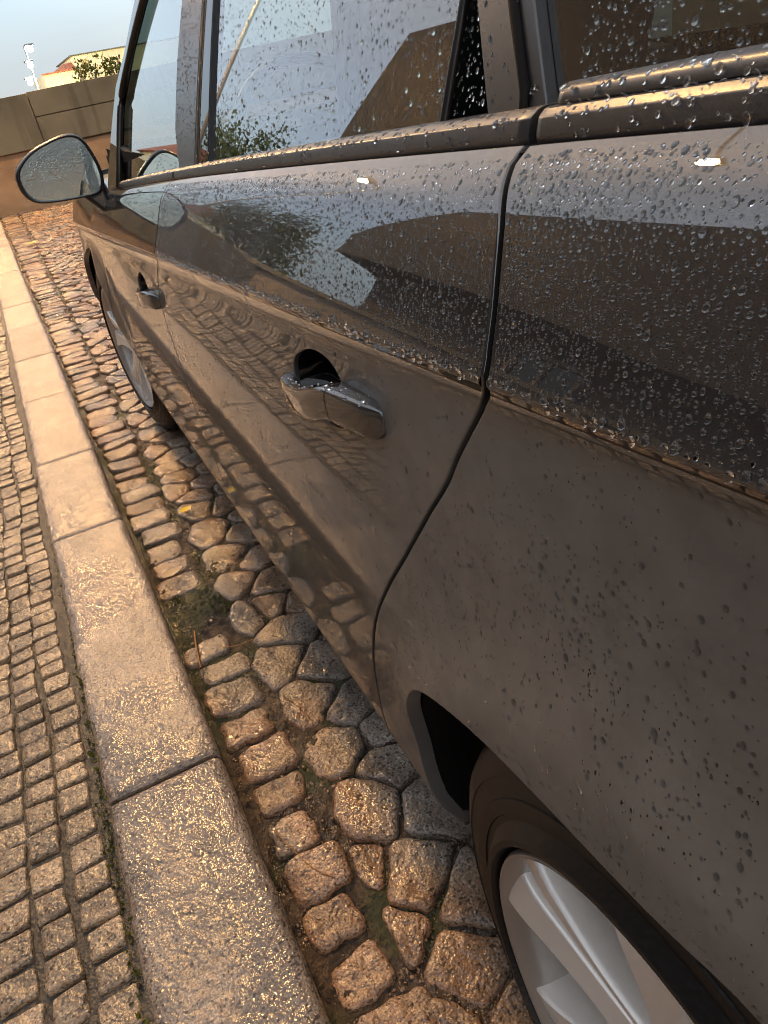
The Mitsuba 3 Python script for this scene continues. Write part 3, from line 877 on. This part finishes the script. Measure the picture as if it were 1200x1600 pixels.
def lay(holder, name, plural, polys, top, bsdf, rough, sharp, block=None):
    size_ = []
    for i, g in enumerate(polys):
        x, y = g.centroid.coords[0]
        d = math.dist((x, y, top), EYE)
        seen = in_frame(x, y, top) and not (block and block(x, y))
        size_.append(g.area * (EYE[2] / d) / d ** 2 * (1 if seen else .0))
    order = np.argsort(size_)[::-1]
    rest = []
    for rank, i in enumerate(order):
        g = polys[i]
        x, y = g.centroid.coords[0]
        d = math.dist((x, y, top), EYE)
        near = rank < 300 and size_[i] > 0
        n, rg = (28, 6) if near and d < 1.7 else (18, 4) if near or d < 2.2 else (9, 2)
        v, f = stone(g, top + np.random.default_rng(i + 7).normal(0, .0022), .03, n, rg, rough, sharp, i)
        if near:
            obj(name, mikit.ply(trimesh.Trimesh(v, f, process=False), bsdf, smooth=38), holder)
        else:
            rest.append((v, f))
    if rest:
        off = np.cumsum([0] + [len(v) for v, _ in rest[:-1]])
        obj(plural, mikit.ply(trimesh.Trimesh(np.vstack([v for v, _ in rest]), np.vstack([f + o for (_, f), o in zip(rest, off)]), process=False), bsdf, smooth=38), holder, kind='stuff')


# seeds of the stones by the kerb, measured; further ones on a jittered grid
SEEDS = [(.181, 1.949), (.189, 1.805), (.186, 1.665), (.252, 1.737), (.262, 1.611), (.221, 1.508), (.232, 1.403), (.165, 1.50), (.290, 1.48), (.175, 1.305), (.254, 1.242), (.191, 1.158), (.262, 1.093), (.192, 1.018), (.292, 1.013), (.265, .920), (.282, .813), (.189, .859), (.192, .705), (.192, .549), (.255, .633), (.236, .455), (.115, .747), (.113, .640), (.118, .50)]
g = np.random.default_rng(4)
pts = list(SEEDS)
yy = -1.3
while yy < 12.75:
    stp = .097
    for xx in np.arange(.172, 3.6, .104):
        p = (xx + g.normal(0, .020) + .05 * (int(round(yy / stp)) % 2), yy + g.normal(0, .018))
        if p[0] > 1.3 and not (3.3 < p[1]):
            continue
        if not any(abs(p[0] - a) < .080 and abs(p[1] - b) < .080 for a, b in SEEDS):
            pts.append(p)
    yy += stp
ROW1 = []
y = -1.2
while y < 12.7:                     # the gutter course: flat setts laid square to the kerb
    h = g.uniform(.078, .115)
    ROW1.append((y, y + h))
    y += h
pts = np.array(pts)
vor = Voronoi(np.vstack([pts, np.c_[np.full(160, .065), np.linspace(-1.4, 12.8, 160)]]))
cobbles = []
for i in range(len(pts)):
    reg = vor.regions[vor.point_region[i]]
    if -1 in reg or len(reg) < 3:
        continue
    q = Polygon(vor.vertices[reg])
    if q.area > .03 or not q.is_valid:
        continue
    q = q.intersection(sbox(.118, -1.3, 4, 12.66))
    if q.is_empty or q.area < .001 or q.geom_type != 'Polygon':
        continue
    w = g.uniform(.0015, .0050)
    q = Polygon(np.asarray(q.exterior.segmentize(.03).coords)[:-1] + g.normal(0, .0022, (len(q.exterior.segmentize(.03).coords) - 1, 2))).buffer(0)
    if q.geom_type != 'Polygon':
        continue
    q = q.buffer(-w - .010).buffer(.010, quad_segs=4)
    if q.geom_type == 'Polygon' and q.area > .0012:
        cobbles.append(q)
for (a, b) in ROW1:
    x0, x1 = float(kr(a)) + .018 + g.normal(0, .006), .112 + g.normal(0, .010)
    if 1.41 < a < 1.60:
        continue
    q = Polygon([(x0, a + .006 + g.normal(0, .003)), (x1, a + .006 + g.normal(0, .003)), (x1 + g.normal(0, .004), b - .005 + g.normal(0, .003)), (x0, b - .005 + g.normal(0, .003))])
    q = Polygon(np.asarray(q.exterior.segmentize(.025).coords)[:-1] + g.normal(0, .003, (len(q.exterior.segmentize(.025).coords) - 1, 2))).buffer(0).buffer(-.012).buffer(.012, quad_segs=3)
    if q.geom_type == 'Polygon' and not q.is_empty:
        cobbles.append(q)
lay(road, 'cobble', 'cobbles', cobbles, 0.0, 'cobble_granite', .0036, .62, block=lambda x, y: x > .33 and y < 3.2)

kerb_joints = [-3.0, -2.1, -1.2, -.30, 1.026, 2.030, 2.612, 3.348, 4.05, 4.78, 5.46, 6.2, 6.9, 7.65, 8.4, 9.1, 9.8, 10.6, 11.4, 12.2]
kerb = 'kerb'
labels[kerb] = {'kind': 'structure'}
g = np.random.default_rng(8)
for a, b in zip(kerb_joints[:-1], kerb_joints[1:]):
    ys = np.r_[a + .0028, a + .007, a + .016, np.linspace(a + .03, b - .03, int((b - a) / .02)), b - .016, b - .007, b - .0028]
    dz, dx = g.normal(0, .0018), g.normal(0, .0018)
    rr = .010
    sec = [(0, -.10), (0, KH - .016), (.0015, KH - .008), (.0045, KH - .003), (.011, KH - .0005)] + [(x, KH) for x in np.linspace(.025, KW - .025, 9)] + [(KW - .012, KH - .0008), (KW - .005, KH - .004), (KW - .0015, KH - .010), (KW, KH - .02), (KW, -.10)]
    rings = []
    for i, y in enumerate(ys):
        e = {0: .005, 1: .0016, 2: .0004, len(ys) - 1: .005, len(ys) - 2: .0016, len(ys) - 3: .0004}.get(i, 0)
        s = np.array(sec)
        v = np.stack([float(kl(y)) + dx + s[:, 0], np.full(len(s), y), s[:, 1] + dz - e * (s[:, 1] > 0)], 1)
        nz = meshkit.fbm(v * [24, 24, 24], 3, 9) - .5
        v[:, 2] += nz * .0014 * (s[:, 1] > 0)
        v[:, 0] += (meshkit.fbm(v * [40, 40, 10] + 9, 2, 3) - .5) * .007
        rings.append(v)
    obj('kerbstone', mikit.ply(loft(rings, caps=True), 'kerb_granite', smooth=45), kerb)

pave = obj('pavement', mikit.ply(trimesh.Trimesh([[-4.0, -12, KH - .009], [float(kl(-12)) + .012, -12, KH - .009], [float(kl(12.6)) + .012, 12.6, KH - .009], [-4.0, 12.6, KH - .009]], [[0, 1, 2], [0, 2, 3]], process=False), 'joint_sand'), kind='structure')
setts = []
g = np.random.default_rng(21)
col = 0
x = .012
while x < 2.6:
    w = g.uniform(.050, .058)
    y = -.9 + g.uniform(0, .05)
    while y < 12.5:
        h = g.uniform(.047, .063)
        if not (x > 1.5 and y > 6):
            j = g.normal(0, .0022, 8)
            xr = float(kl(y)) - x
            q = Polygon([(xr - w + j[0], y + j[1]), (xr + j[2], y + j[3] + .004), (xr + j[4], y + h + j[5]), (xr - w + j[6], y + h + j[7] - .003)])
            wv = .006 * math.sin(y * 3 + x * 9) + .004 * math.sin(y * 11 + col)
            q = shapely.affinity.translate(q, wv, 0).buffer(-.0044).buffer(.0026, quad_segs=2)
            if q.geom_type == 'Polygon' and not q.is_empty:
                setts.append(q)
        y += h
    x += w
    col += 1
lay(pave, 'sett', 'setts', setts, KH - .002, 'sett_granite', .0026, .5)

# the earth in the joints near the camera, uneven, heaped up where it has washed over the stones
gx, gy = np.meshgrid(np.arange(-.004, .36, .005), np.arange(.33, 3.0, .005), indexing='ij')
q3 = np.stack([gx, gy, 0 * gx], -1)
hz = -.0115 + .013 * (meshkit.fbm(q3 * 30, 3, 4) - .35) + .005 * (meshkit.noise(q3 * 140, 6) - .5) + .004 * np.maximum(meshkit.noise(q3 * 95, 9) - .72, 0) * 8
hz = np.minimum(hz, -.0045 + .002 * meshkit.noise(q3 * 200, 3))
for cx, cy, sx, sy, a in ((.075, 1.50, .045, .07, .016), (.10, 1.72, .03, .04, .006), (.14, .42, .05, .04, -.004)):
    hz = hz + a * np.exp(-((gx - cx) / sx) ** 2 - ((gy - cy) / sy) ** 2)
obj('earth', mikit.ply(trimesh.Trimesh(np.stack([gx, gy, hz], -1).reshape(-1, 3), grid_faces(*gx.shape), process=False), 'joint_earth', smooth=True), road, kind='stuff')

# grit and pebbles lying in the joints
k = 5200
px_, py_ = rng.uniform(.005, .30, k), .38 + 2.2 * rng.uniform(0, 1, k) ** 1.5
keep = meshkit.fbm(np.stack([px_ * 18, py_ * 18, 0 * px_], -1), 3, 12) > .42
px_, py_ = px_[keep], py_[keep]
iz = np.clip(((px_ + .004) / .005).astype(int), 0, hz.shape[0] - 1), np.clip(((py_ - .33) / .005).astype(int), 0, hz.shape[1] - 1)
ico = trimesh.creation.icosphere(1, 1.0)
rad = np.clip(.0014 * np.exp(rng.normal(0, .45, len(px_))), .0007, .005)
sc = rng.uniform(.6, 1.3, (len(px_), 1, 3)) * rad[:, None, None]
V = np.asarray(ico.vertices)[None] * (1 + .25 * (rng.uniform(0, 1, (len(px_), len(ico.vertices), 1)) - .5)) * sc + np.stack([px_, py_, hz[iz] + rad * .3], 1)[:, None]
obj('grit', mikit.ply(trimesh.Trimesh(V.reshape(-1, 3), (np.asarray(ico.faces)[None] + (np.arange(len(px_)) * len(ico.vertices))[:, None, None]).reshape(-1, 3), process=False), 'cobble_granite', smooth=True), road, kind='stuff')

# puddle, moss, litter in the gutter
pud = Polygon(ellipse_ring([(.07, .40), (.15, .42), (.155, .50), (.14, .535), (.12, .52), (.09, .53), (.06, .48)])).buffer(0)
v, f = trimesh.creation.triangulate_polygon(pud, engine='earcut')
obj('puddle', mikit.ply(trimesh.Trimesh(np.c_[v, np.full(len(v), -.0065)], f, process=False), 'puddle_water'), kind='stuff', label='shallow rain puddle between the cobbles', category='puddle')


def leafy(points, size_, seed, normal_up=.3):
    """Many small pointed leaves at the points."""
    r = np.random.default_rng(seed)
    k = len(points)
    d = r.normal(size=(k, 3)) + [0, 0, normal_up]
    d /= np.linalg.norm(d, axis=1, keepdims=True)
    s = np.cross(d, r.normal(size=(k, 3)))
    s /= np.linalg.norm(s, axis=1, keepdims=True)
    u = np.cross(s, d)
    l = size_ * r.uniform(.6, 1.3, k)[:, None]
    v = np.stack([points, points + l * (.5 * d + .28 * s + .06 * u), points + l * d, points + l * (.5 * d - .28 * s + .06 * u)], 1).reshape(-1, 3)
    o = np.arange(k)[:, None] * 4
    return v, np.vstack([o + [0, 1, 2], o + [0, 2, 3]])


r = np.random.default_rng(5)
P = []
for cx, cy, sx, sy, n in [(.145, 1.56, .03, .06, 420), (.150, 1.43, .02, .03, 160), (.215, 1.20, .012, .02, 130), (.130, 1.75, .03, .05, 220), (.245, 1.56, .008, .012, 70), (.03, 1.72, .008, .03, 130), (.10, 4.2, .04, .5, 420), (.06, 5.2, .04, .6, 480), (.12, 6.4, .05, .5, 420), (.03, 7.5, .03, 1.2, 300), (-.205, 1.3, .003, .5, 260), (-.21, .8, .003, .2, 110), (.03, 2.6, .006, .3, 160)]:
    P.append(np.c_[r.normal(cx, sx, n), r.normal(cy, sy, n), np.full(n, -.012 if cx > -.1 else .092)])
P = np.vstack(P)
v, f = leafy(P, .010, 6, 1.6)
obj('moss', mikit.ply(trimesh.Trimesh(v, f, process=False), 'moss_green'), kind='stuff', label='green moss tufts in the joints between cobbles', category='moss')


def leaf(x, y, z, ln, wd, rot, mat, label, curl=.25):
    u = np.linspace(0, 1, 9)
    half = wd / 2 * np.sin(np.pi * u ** .8) * (1 + .18 * np.sin(u * 21))
    mid = np.stack([ln * u, 0 * u, curl * ln * (u - .5) ** 2 + .002], 1)
    L1 = mid + np.stack([0 * u, half, .35 * half], 1)
    L2 = mid - np.stack([0 * u, half, -.25 * half], 1)
    top = loft([L1, mid, L2], close=False)
    top.apply_transform(trimesh.transformations.rotation_matrix(rot, (0, 0, 1), (0, 0, 0)))
    top.apply_translation((x, y, z))
    key = obj('fallen_leaf', mikit.ply(top, mat, smooth=True))
    labels[key] = {'label': label, 'category': 'leaf'}


add('leaf_yellow', two(principled((0.62, 0.45, 0.03), .45)))
add('leaf_pale', two(principled((0.42, 0.32, 0.20), .5)))
add('leaf_green', two(principled((0.32, 0.36, 0.08), .5)))
add('twig_brown', two(principled((0.33, 0.16, 0.05), .5)))
leaf(.137, 2.10, .010, .045, .030, .5, 'leaf_yellow', 'yellow leaf fallen on the cobbles beside the car door')
leaf(.018, 1.78, .012, .062, .034, .3, 'leaf_pale', 'pale curled leaf in the gutter against the kerb')
leaf(.02, 8.9, .02, .16, .07, .2, 'leaf_green', 'green leaf on the road at the far end of the kerb')
leaf(.030, 1.14, .004, .020, .008, 1.2, 'leaf_pale', 'small pale leaf fragment in the gutter by the near kerbstone')
for pts, rad, lab in (([(.040, 1.52, .006), (.030, 1.455, .010), (.022, 1.385, .005)], .0022, 'short orange twig lying against the kerb edge'),
                      ([(.030, .90, .004), (.045, .845, .008), (.065, .79, .006), (.085, .765, .008)], .0011, 'thin bent twig in the gutter near the rear wheel'),
                      ([(.075, 1.43, .006), (.120, 1.40, .010), (.15, 1.405, .006)], .0009, 'hair-thin straw across the muddy gutter')):
    k_ = obj('twig', mikit.ply(tube(smooth_line([p[:2] for p in pts], 8) and np.c_[smooth_line([p[:2] for p in pts], 8), np.interp(np.linspace(0, 1, 8), np.linspace(0, 1, len(pts)), [p[2] for p in pts])], rad, 6), 'twig_brown', smooth=True))
    labels[k_] = {'label': lab, 'category': 'twig'}

# ------------------------------------------------------------------ the wall that closes the street
add('concrete', two(principled(proc(lambda p, n, uv: mix((0.095, 0.095, 0.075), (0.19, 0.185, 0.145), fbm(p.x * 2.2, p.z * 2.2, 0.0, 4)) * (1 - .25 * smoothstep(.55, .75, fbm(p.x * 9, p.z * 1.2, 4.0, 3)))), .75, .3)))
add('base_stone', bump(lambda p, n, uv: fbm(p.x * 9, p.y * 9, p.z * 9, 4), .02, principled(proc(lambda p, n, uv: mix((0.22, 0.155, 0.10), (0.40, 0.29, 0.19), fbm(p.x * 4, p.z * 6, 0.0, 4))), .7, .3)))
wall = thing('concrete_wall', 'low grey-brown concrete wall on an orange-brown base across the end of the street', 'wall')
obj('base', mikit.ply(rbox((14, .4, 1.2), (3.0, 12.92, .14), .03), 'base_stone', smooth=30), wall)
obj('core', mikit.ply(bx(-3.9, 9.9, 12.75, 13.05, .70, 1.34), 'concrete'), wall)
for x0, x1, z0, z1 in ((-4.0, .775, .745, 1.40), (.787, 10, .745, 1.100), (.787, 10, 1.111, 1.41)):
    m = rbox((x1 - x0, .46, z1 - z0), ((x0 + x1) / 2, 12.90, (z0 + z1) / 2), .004)
    m.apply_transform(trimesh.transformations.rotation_matrix(math.radians(-.9), (0, 1, 0), (1.0, 12.9, .75)))
    obj('concrete_panel', mikit.ply(m, 'concrete', smooth=30), wall)
r = np.random.default_rng(3)
P, stems = [], []
for cx, h, n in ((1.55, .17, 60), (1.66, .22, 90), (1.78, .15, 60), (1.98, .20, 110), (2.09, .21, 90), (1.60, .26, 26), (1.88, .27, 22)):
    u = r.uniform(0, 1, n)
    ang = r.uniform(0, 6.28, n)
    P.append(np.stack([cx + np.cos(ang) * .05 * (1 - .3 * u) + r.normal(0, .03, n), 12.85 + np.sin(ang) * .06, 1.41 + h * u ** .8], 1))
    stems.append(tube([(cx, 12.85, 1.38), (cx + .01, 12.85, 1.41 + h * .5), (cx + .03, 12.86, 1.41 + h * .95)], .005, 5))
add('leaf_dark', two(principled(proc(lambda p, n, uv: mix((0.045, 0.075, 0.018), (0.13, 0.16, 0.04), noise(p.x * 60, p.y * 60, p.z * 60))), .5, .4)))
shrub = thing('shrub', 'small leafy green shrubs growing on top of the concrete wall', 'shrub')
v, f = leafy(np.vstack(P), .055, 4, .6)
obj('foliage', mikit.ply(trimesh.Trimesh(v, f, process=False), 'leaf_dark'), shrub)
obj('stem', mikit.ply(cat(stems), 'twig_brown', smooth=True), shrub)

# ------------------------------------------------------------------ houses beyond the wall, the lamp mast
add('cream_render', two(principled(proc(lambda p, n, uv: mi.Color3f(0.80, 0.70, 0.50) * (.88 + .2 * fbm(p.x * .8, p.z * .8, 0.0, 3))), .8, .2)))
add('terracotta', two(principled((0.34, 0.12, 0.07), .7, .3)))
house = thing('cream_house', 'cream flat-topped house seen above the wall behind the shrubs', 'house')
obj('wall', mikit.ply(bx(7.05, 16, 60, 70, -6, 4.12), 'cream_render'), house)
obj('coping', mikit.ply(bx(6.95, 16.1, 59.9, 70.1, 4.123, 4.20), 'concrete'), house)
house = thing('cream_house', 'lower cream house with a small red-tiled roof, nearest the lamps', 'house')
obj('wall', mikit.ply(bx(4.95, 7.04, 59.2, 69, -6, 3.42), 'cream_render'), house)
obj('roof', mikit.ply(trimesh.convex.convex_hull(np.array([(5.6, 59.1, 3.424), (7.04, 59.1, 3.424), (5.6, 69, 3.424), (7.04, 69, 3.424), (6.55, 61, 3.84), (7.04, 61, 3.88), (6.55, 68, 3.84), (7.04, 68, 3.88)])), 'terracotta'), house)
obj('roof_trim', mikit.ply(bx(4.85, 7.039, 59.05, 59.2, 3.35, 3.44), 'terracotta'), house)


def emitter(rgb, s):
    return {'type': 'area', 'radiance': {'type': 'rgb', 'value': (np.asarray(rgb) * s).tolist()}}


add('lamp_metal', two(principled((0.30, 0.31, 0.32), .4, .5, .6)))
add('lamp_lens', two(principled((0.8, 0.8, 0.75), .3)))
mast = thing('lamp_mast', 'thin far mast carrying three glowing lamps above the end wall', 'lamp mast')
obj('pole', mikit.ply(tube([(3.88, 52, -6), (3.88, 52, 0), (3.88, 52, 4.55)], .05), 'lamp_metal', smooth=True), mast)
for x, z in ((4.12, 4.35), (3.84, 3.63), (3.54, 2.86)):
    l = obj('lamp_head', mikit.ply(rbox((.5, .4, .12), (x, 51.8, z + .20), .05), 'lamp_metal', smooth=30), mast)
    d = trimesh.creation.icosphere(2, .15)
    d.apply_translation((x, 51.7, z))
    obj('lens', mikit.ply(d, 'lamp_lens', smooth=True, emitter=emitter((1, .84, .42), 160)), l)

# ------------------------------------------------------------------ street lamps over the pavement (seen only as light and as reflections)


def street_lamp(x, y, h, reach, label, power):
    sg = math.copysign(1, reach)
    t = thing('street_lamp', label, 'street lamp')
    obj('pole', mikit.ply(tube([(x, y, 0), (x, y, .6), (x, y, h - .3), (x + .05 * sg, y, h - .05), (x + .25 * sg, y, h + .12), (x + reach - .3 * sg, y, h + .16)], [.065, .06, .045, .042, .036, .032], 14), 'lamp_metal', smooth=True), t)
    head = m3.Manifold.batch_hull([m3.Manifold.sphere(.05, 16).translate([x + reach + a, y + b, h + c]) for a, b, c in ((-.42, 0, .15), (-.34, .17, .12), (-.34, -.17, .12), (.36, .16, .10), (.36, -.16, .10), (0, 0, .22))]).to_mesh()
    hd = obj('lamp_head', mikit.ply(trimesh.Trimesh(head.vert_properties[:, :3], head.tri_verts), 'lamp_metal', smooth=40), t)
    u = np.linspace(0, math.pi / 2, 8)
    lens = [np.stack([x + reach + .34 * math.cos(a_) * np.cos(np.linspace(0, 2 * np.pi, 28, endpoint=False)), y + .20 * math.cos(a_) * np.sin(np.linspace(0, 2 * np.pi, 28, endpoint=False)), np.full(28, h + .03 - .085 * math.sin(a_))], 1) for a_ in u[:-1]]
    m = loft(lens[::-1], caps=False)
    bot = np.vstack([lens[-1], [[x + reach, y, h + .03 - .085]]])
    k = np.arange(28)
    capm = trimesh.Trimesh(bot, np.stack([(k + 1) % 28, k, k * 0 + 28], 1), process=False)
    m = cat([m, capm])
    m.merge_vertices()
    if m.face_normals[:, 2].mean() > 0:
        m.invert()
    obj('lens', mikit.ply(m, 'lamp_lens', smooth=True, emitter=emitter(LAMP_RGB, power)), hd)


street_lamp(3.6, 7.7, 8.0, -3.69, 'tall street lamp with an amber light arching over the parked car', LAMP)
street_lamp(-1.75, 13.6, 5.6, 1.3, 'second amber street lamp, far along the pavement towards the wall', LAMP * 1.35)
street_lamp(3.6, -14.0, 8.0, -3.69, 'tall amber street lamp further down the street behind the car', LAMP)

# ------------------------------------------------------------------ the left side of the street (seen in the car's paint and windows)
add('grey_render', two(principled(proc(lambda p, n, uv: mi.Color3f(0.085, 0.08, 0.078) * (.8 + .4 * fbm(p.y * 1.5, p.z * 1.5, 0.0, 4))), .8, .2)))
add('beige_render', two(principled(proc(lambda p, n, uv: mi.Color3f(0.26, 0.235, 0.20) * (.8 + .4 * fbm(p.y * 1.5, p.z * 1.5, 3.0, 4))), .8, .2)))
add('roof_dark', two(principled((0.024, 0.024, 0.027), .6, .3)))
add('wood_dark', two(principled((0.05, 0.035, 0.025), .5)))
hs = thing('grey_house', 'grey house with a dark overhanging roof, mirrored in the rear door of the car', 'house')
obj('wall', mikit.ply(bx(-10, -4.4, -9, 11.4, -.1, 2.45), 'grey_render'), hs)
rf = obj('roof', mikit.ply(loft([np.array([(-3.95, -9.6, z0), (-3.95, y1, z0), (-3.95, y2, z1), (-3.95, -9.6, z1)]) + [dx, 0, 0] for dx, z0, z1, y1, y2 in ((0, 2.30, 4.90, 12.5, 11.2), (-6.5, 2.30, 5.6, 12.5, 11.0))], caps=True), 'roof_dark'), hs)
for y in (-3.0, 6.2):
    w = obj('window', mikit.ply(cat([bx(-4.399, -4.32, y - .65, y - .58, .95, 2.15), bx(-4.399, -4.32, y + .58, y + .65, .95, 2.15), bx(-4.399, -4.32, y - .58, y + .58, 2.08, 2.15), bx(-4.399, -4.28, y - .70, y + .70, .88, .95), bx(-4.399, -4.34, y - .03, y + .03, .95, 2.08)]), 'beige_render'), hs)
    obj('glass', mikit.ply(bx(-4.397, -4.37, y - .58, y + .58, .95, 2.08), 'gloss_black'), w)
gw = thing('garden_wall', 'low beige wall along the back of the pavement, mirrored in the car', 'wall')
obj('wall', mikit.ply(bx(-3.3, -3.1, -9, 22, -.1, 1.35), 'beige_render'), gw)
obj('coping', mikit.ply(bx(-3.36, -3.04, -9, 22, 1.353, 1.42), 'concrete'), gw)


def tree(x, y, h, spread, n, seed, label, leaf_=.16):
    r = np.random.default_rng(seed)
    t = thing('tree', label, 'tree')
    trunk = [tube([(x, y, -.1), (x + .1, y, h * .3), (x - .05, y + .1, h * .6), (x, y, h * .9)], [.12, .10, .07, .03], 8)]
    P = []
    for _ in range(16):
        a, e = r.uniform(0, 6.28), r.uniform(.35, 1.0)
        c = np.array([x + math.cos(a) * spread * r.uniform(.3, .9), y + math.sin(a) * spread * r.uniform(.3, .9), h * (.35 + .6 * e)])
        trunk.append(tube([(x, y, h * (.2 + .4 * e)), ((x + c[0]) / 2, (y + c[1]) / 2, h * (.28 + .48 * e)), c.tolist()], [.05, .03, .012], 5))
        P.append(r.normal(c, spread * .22, (n // 16, 3)))
    obj('trunk', mikit.ply(cat(trunk), 'wood_dark', smooth=True), t)
    v, f = leafy(np.vstack(P), leaf_, seed)
    obj('crown', mikit.ply(trimesh.Trimesh(v, f, process=False), 'leaf_dark'), t)


tree(-4.6, 21.5, 3.9, 1.5, 2600, 1, 'bushy dark tree behind the garden wall, mirrored in the rear window')
tree(-9.0, 38.0, 5.0, 2.6, 2600, 2, 'wide dark tree far down the street, mirrored in the front window', .22)
hs = thing('far_house', 'distant house with an orange tiled roof, mirrored in the front window', 'house')
obj('wall', mikit.ply(bx(-16, -7, 62, 74, -4, 4.2), 'cream_render'), hs)
obj('roof', mikit.ply(trimesh.convex.convex_hull(np.array([(-16.4, 61.6, 4.203), (-6.6, 61.6, 4.203), (-16.4, 74.4, 4.203), (-6.6, 74.4, 4.203), (-13, 68, 6.6), (-10, 68, 6.6)])), 'terracotta'), hs)
obj('pavement', mikit.ply(rbox((5.5, 60, .3), (6.0, -18, -.03), .02), 'concrete', smooth=30), kind='structure')
hs = thing('street_house', 'dark plain house on the far side of the street behind the car', 'house')
obj('wall', mikit.ply(bx(8.5, 15, -14, 9, -.1, 5.2), 'grey_render'), hs)
obj('roof', mikit.ply(loft([np.array([(8.2, y, 5.203), (8.2, y, 5.5), (11.7, y, 7.2), (15.3, y, 5.5), (15.3, y, 5.203)]) for y in (-14.4, 9.4)], caps=True), 'roof_dark'), hs)
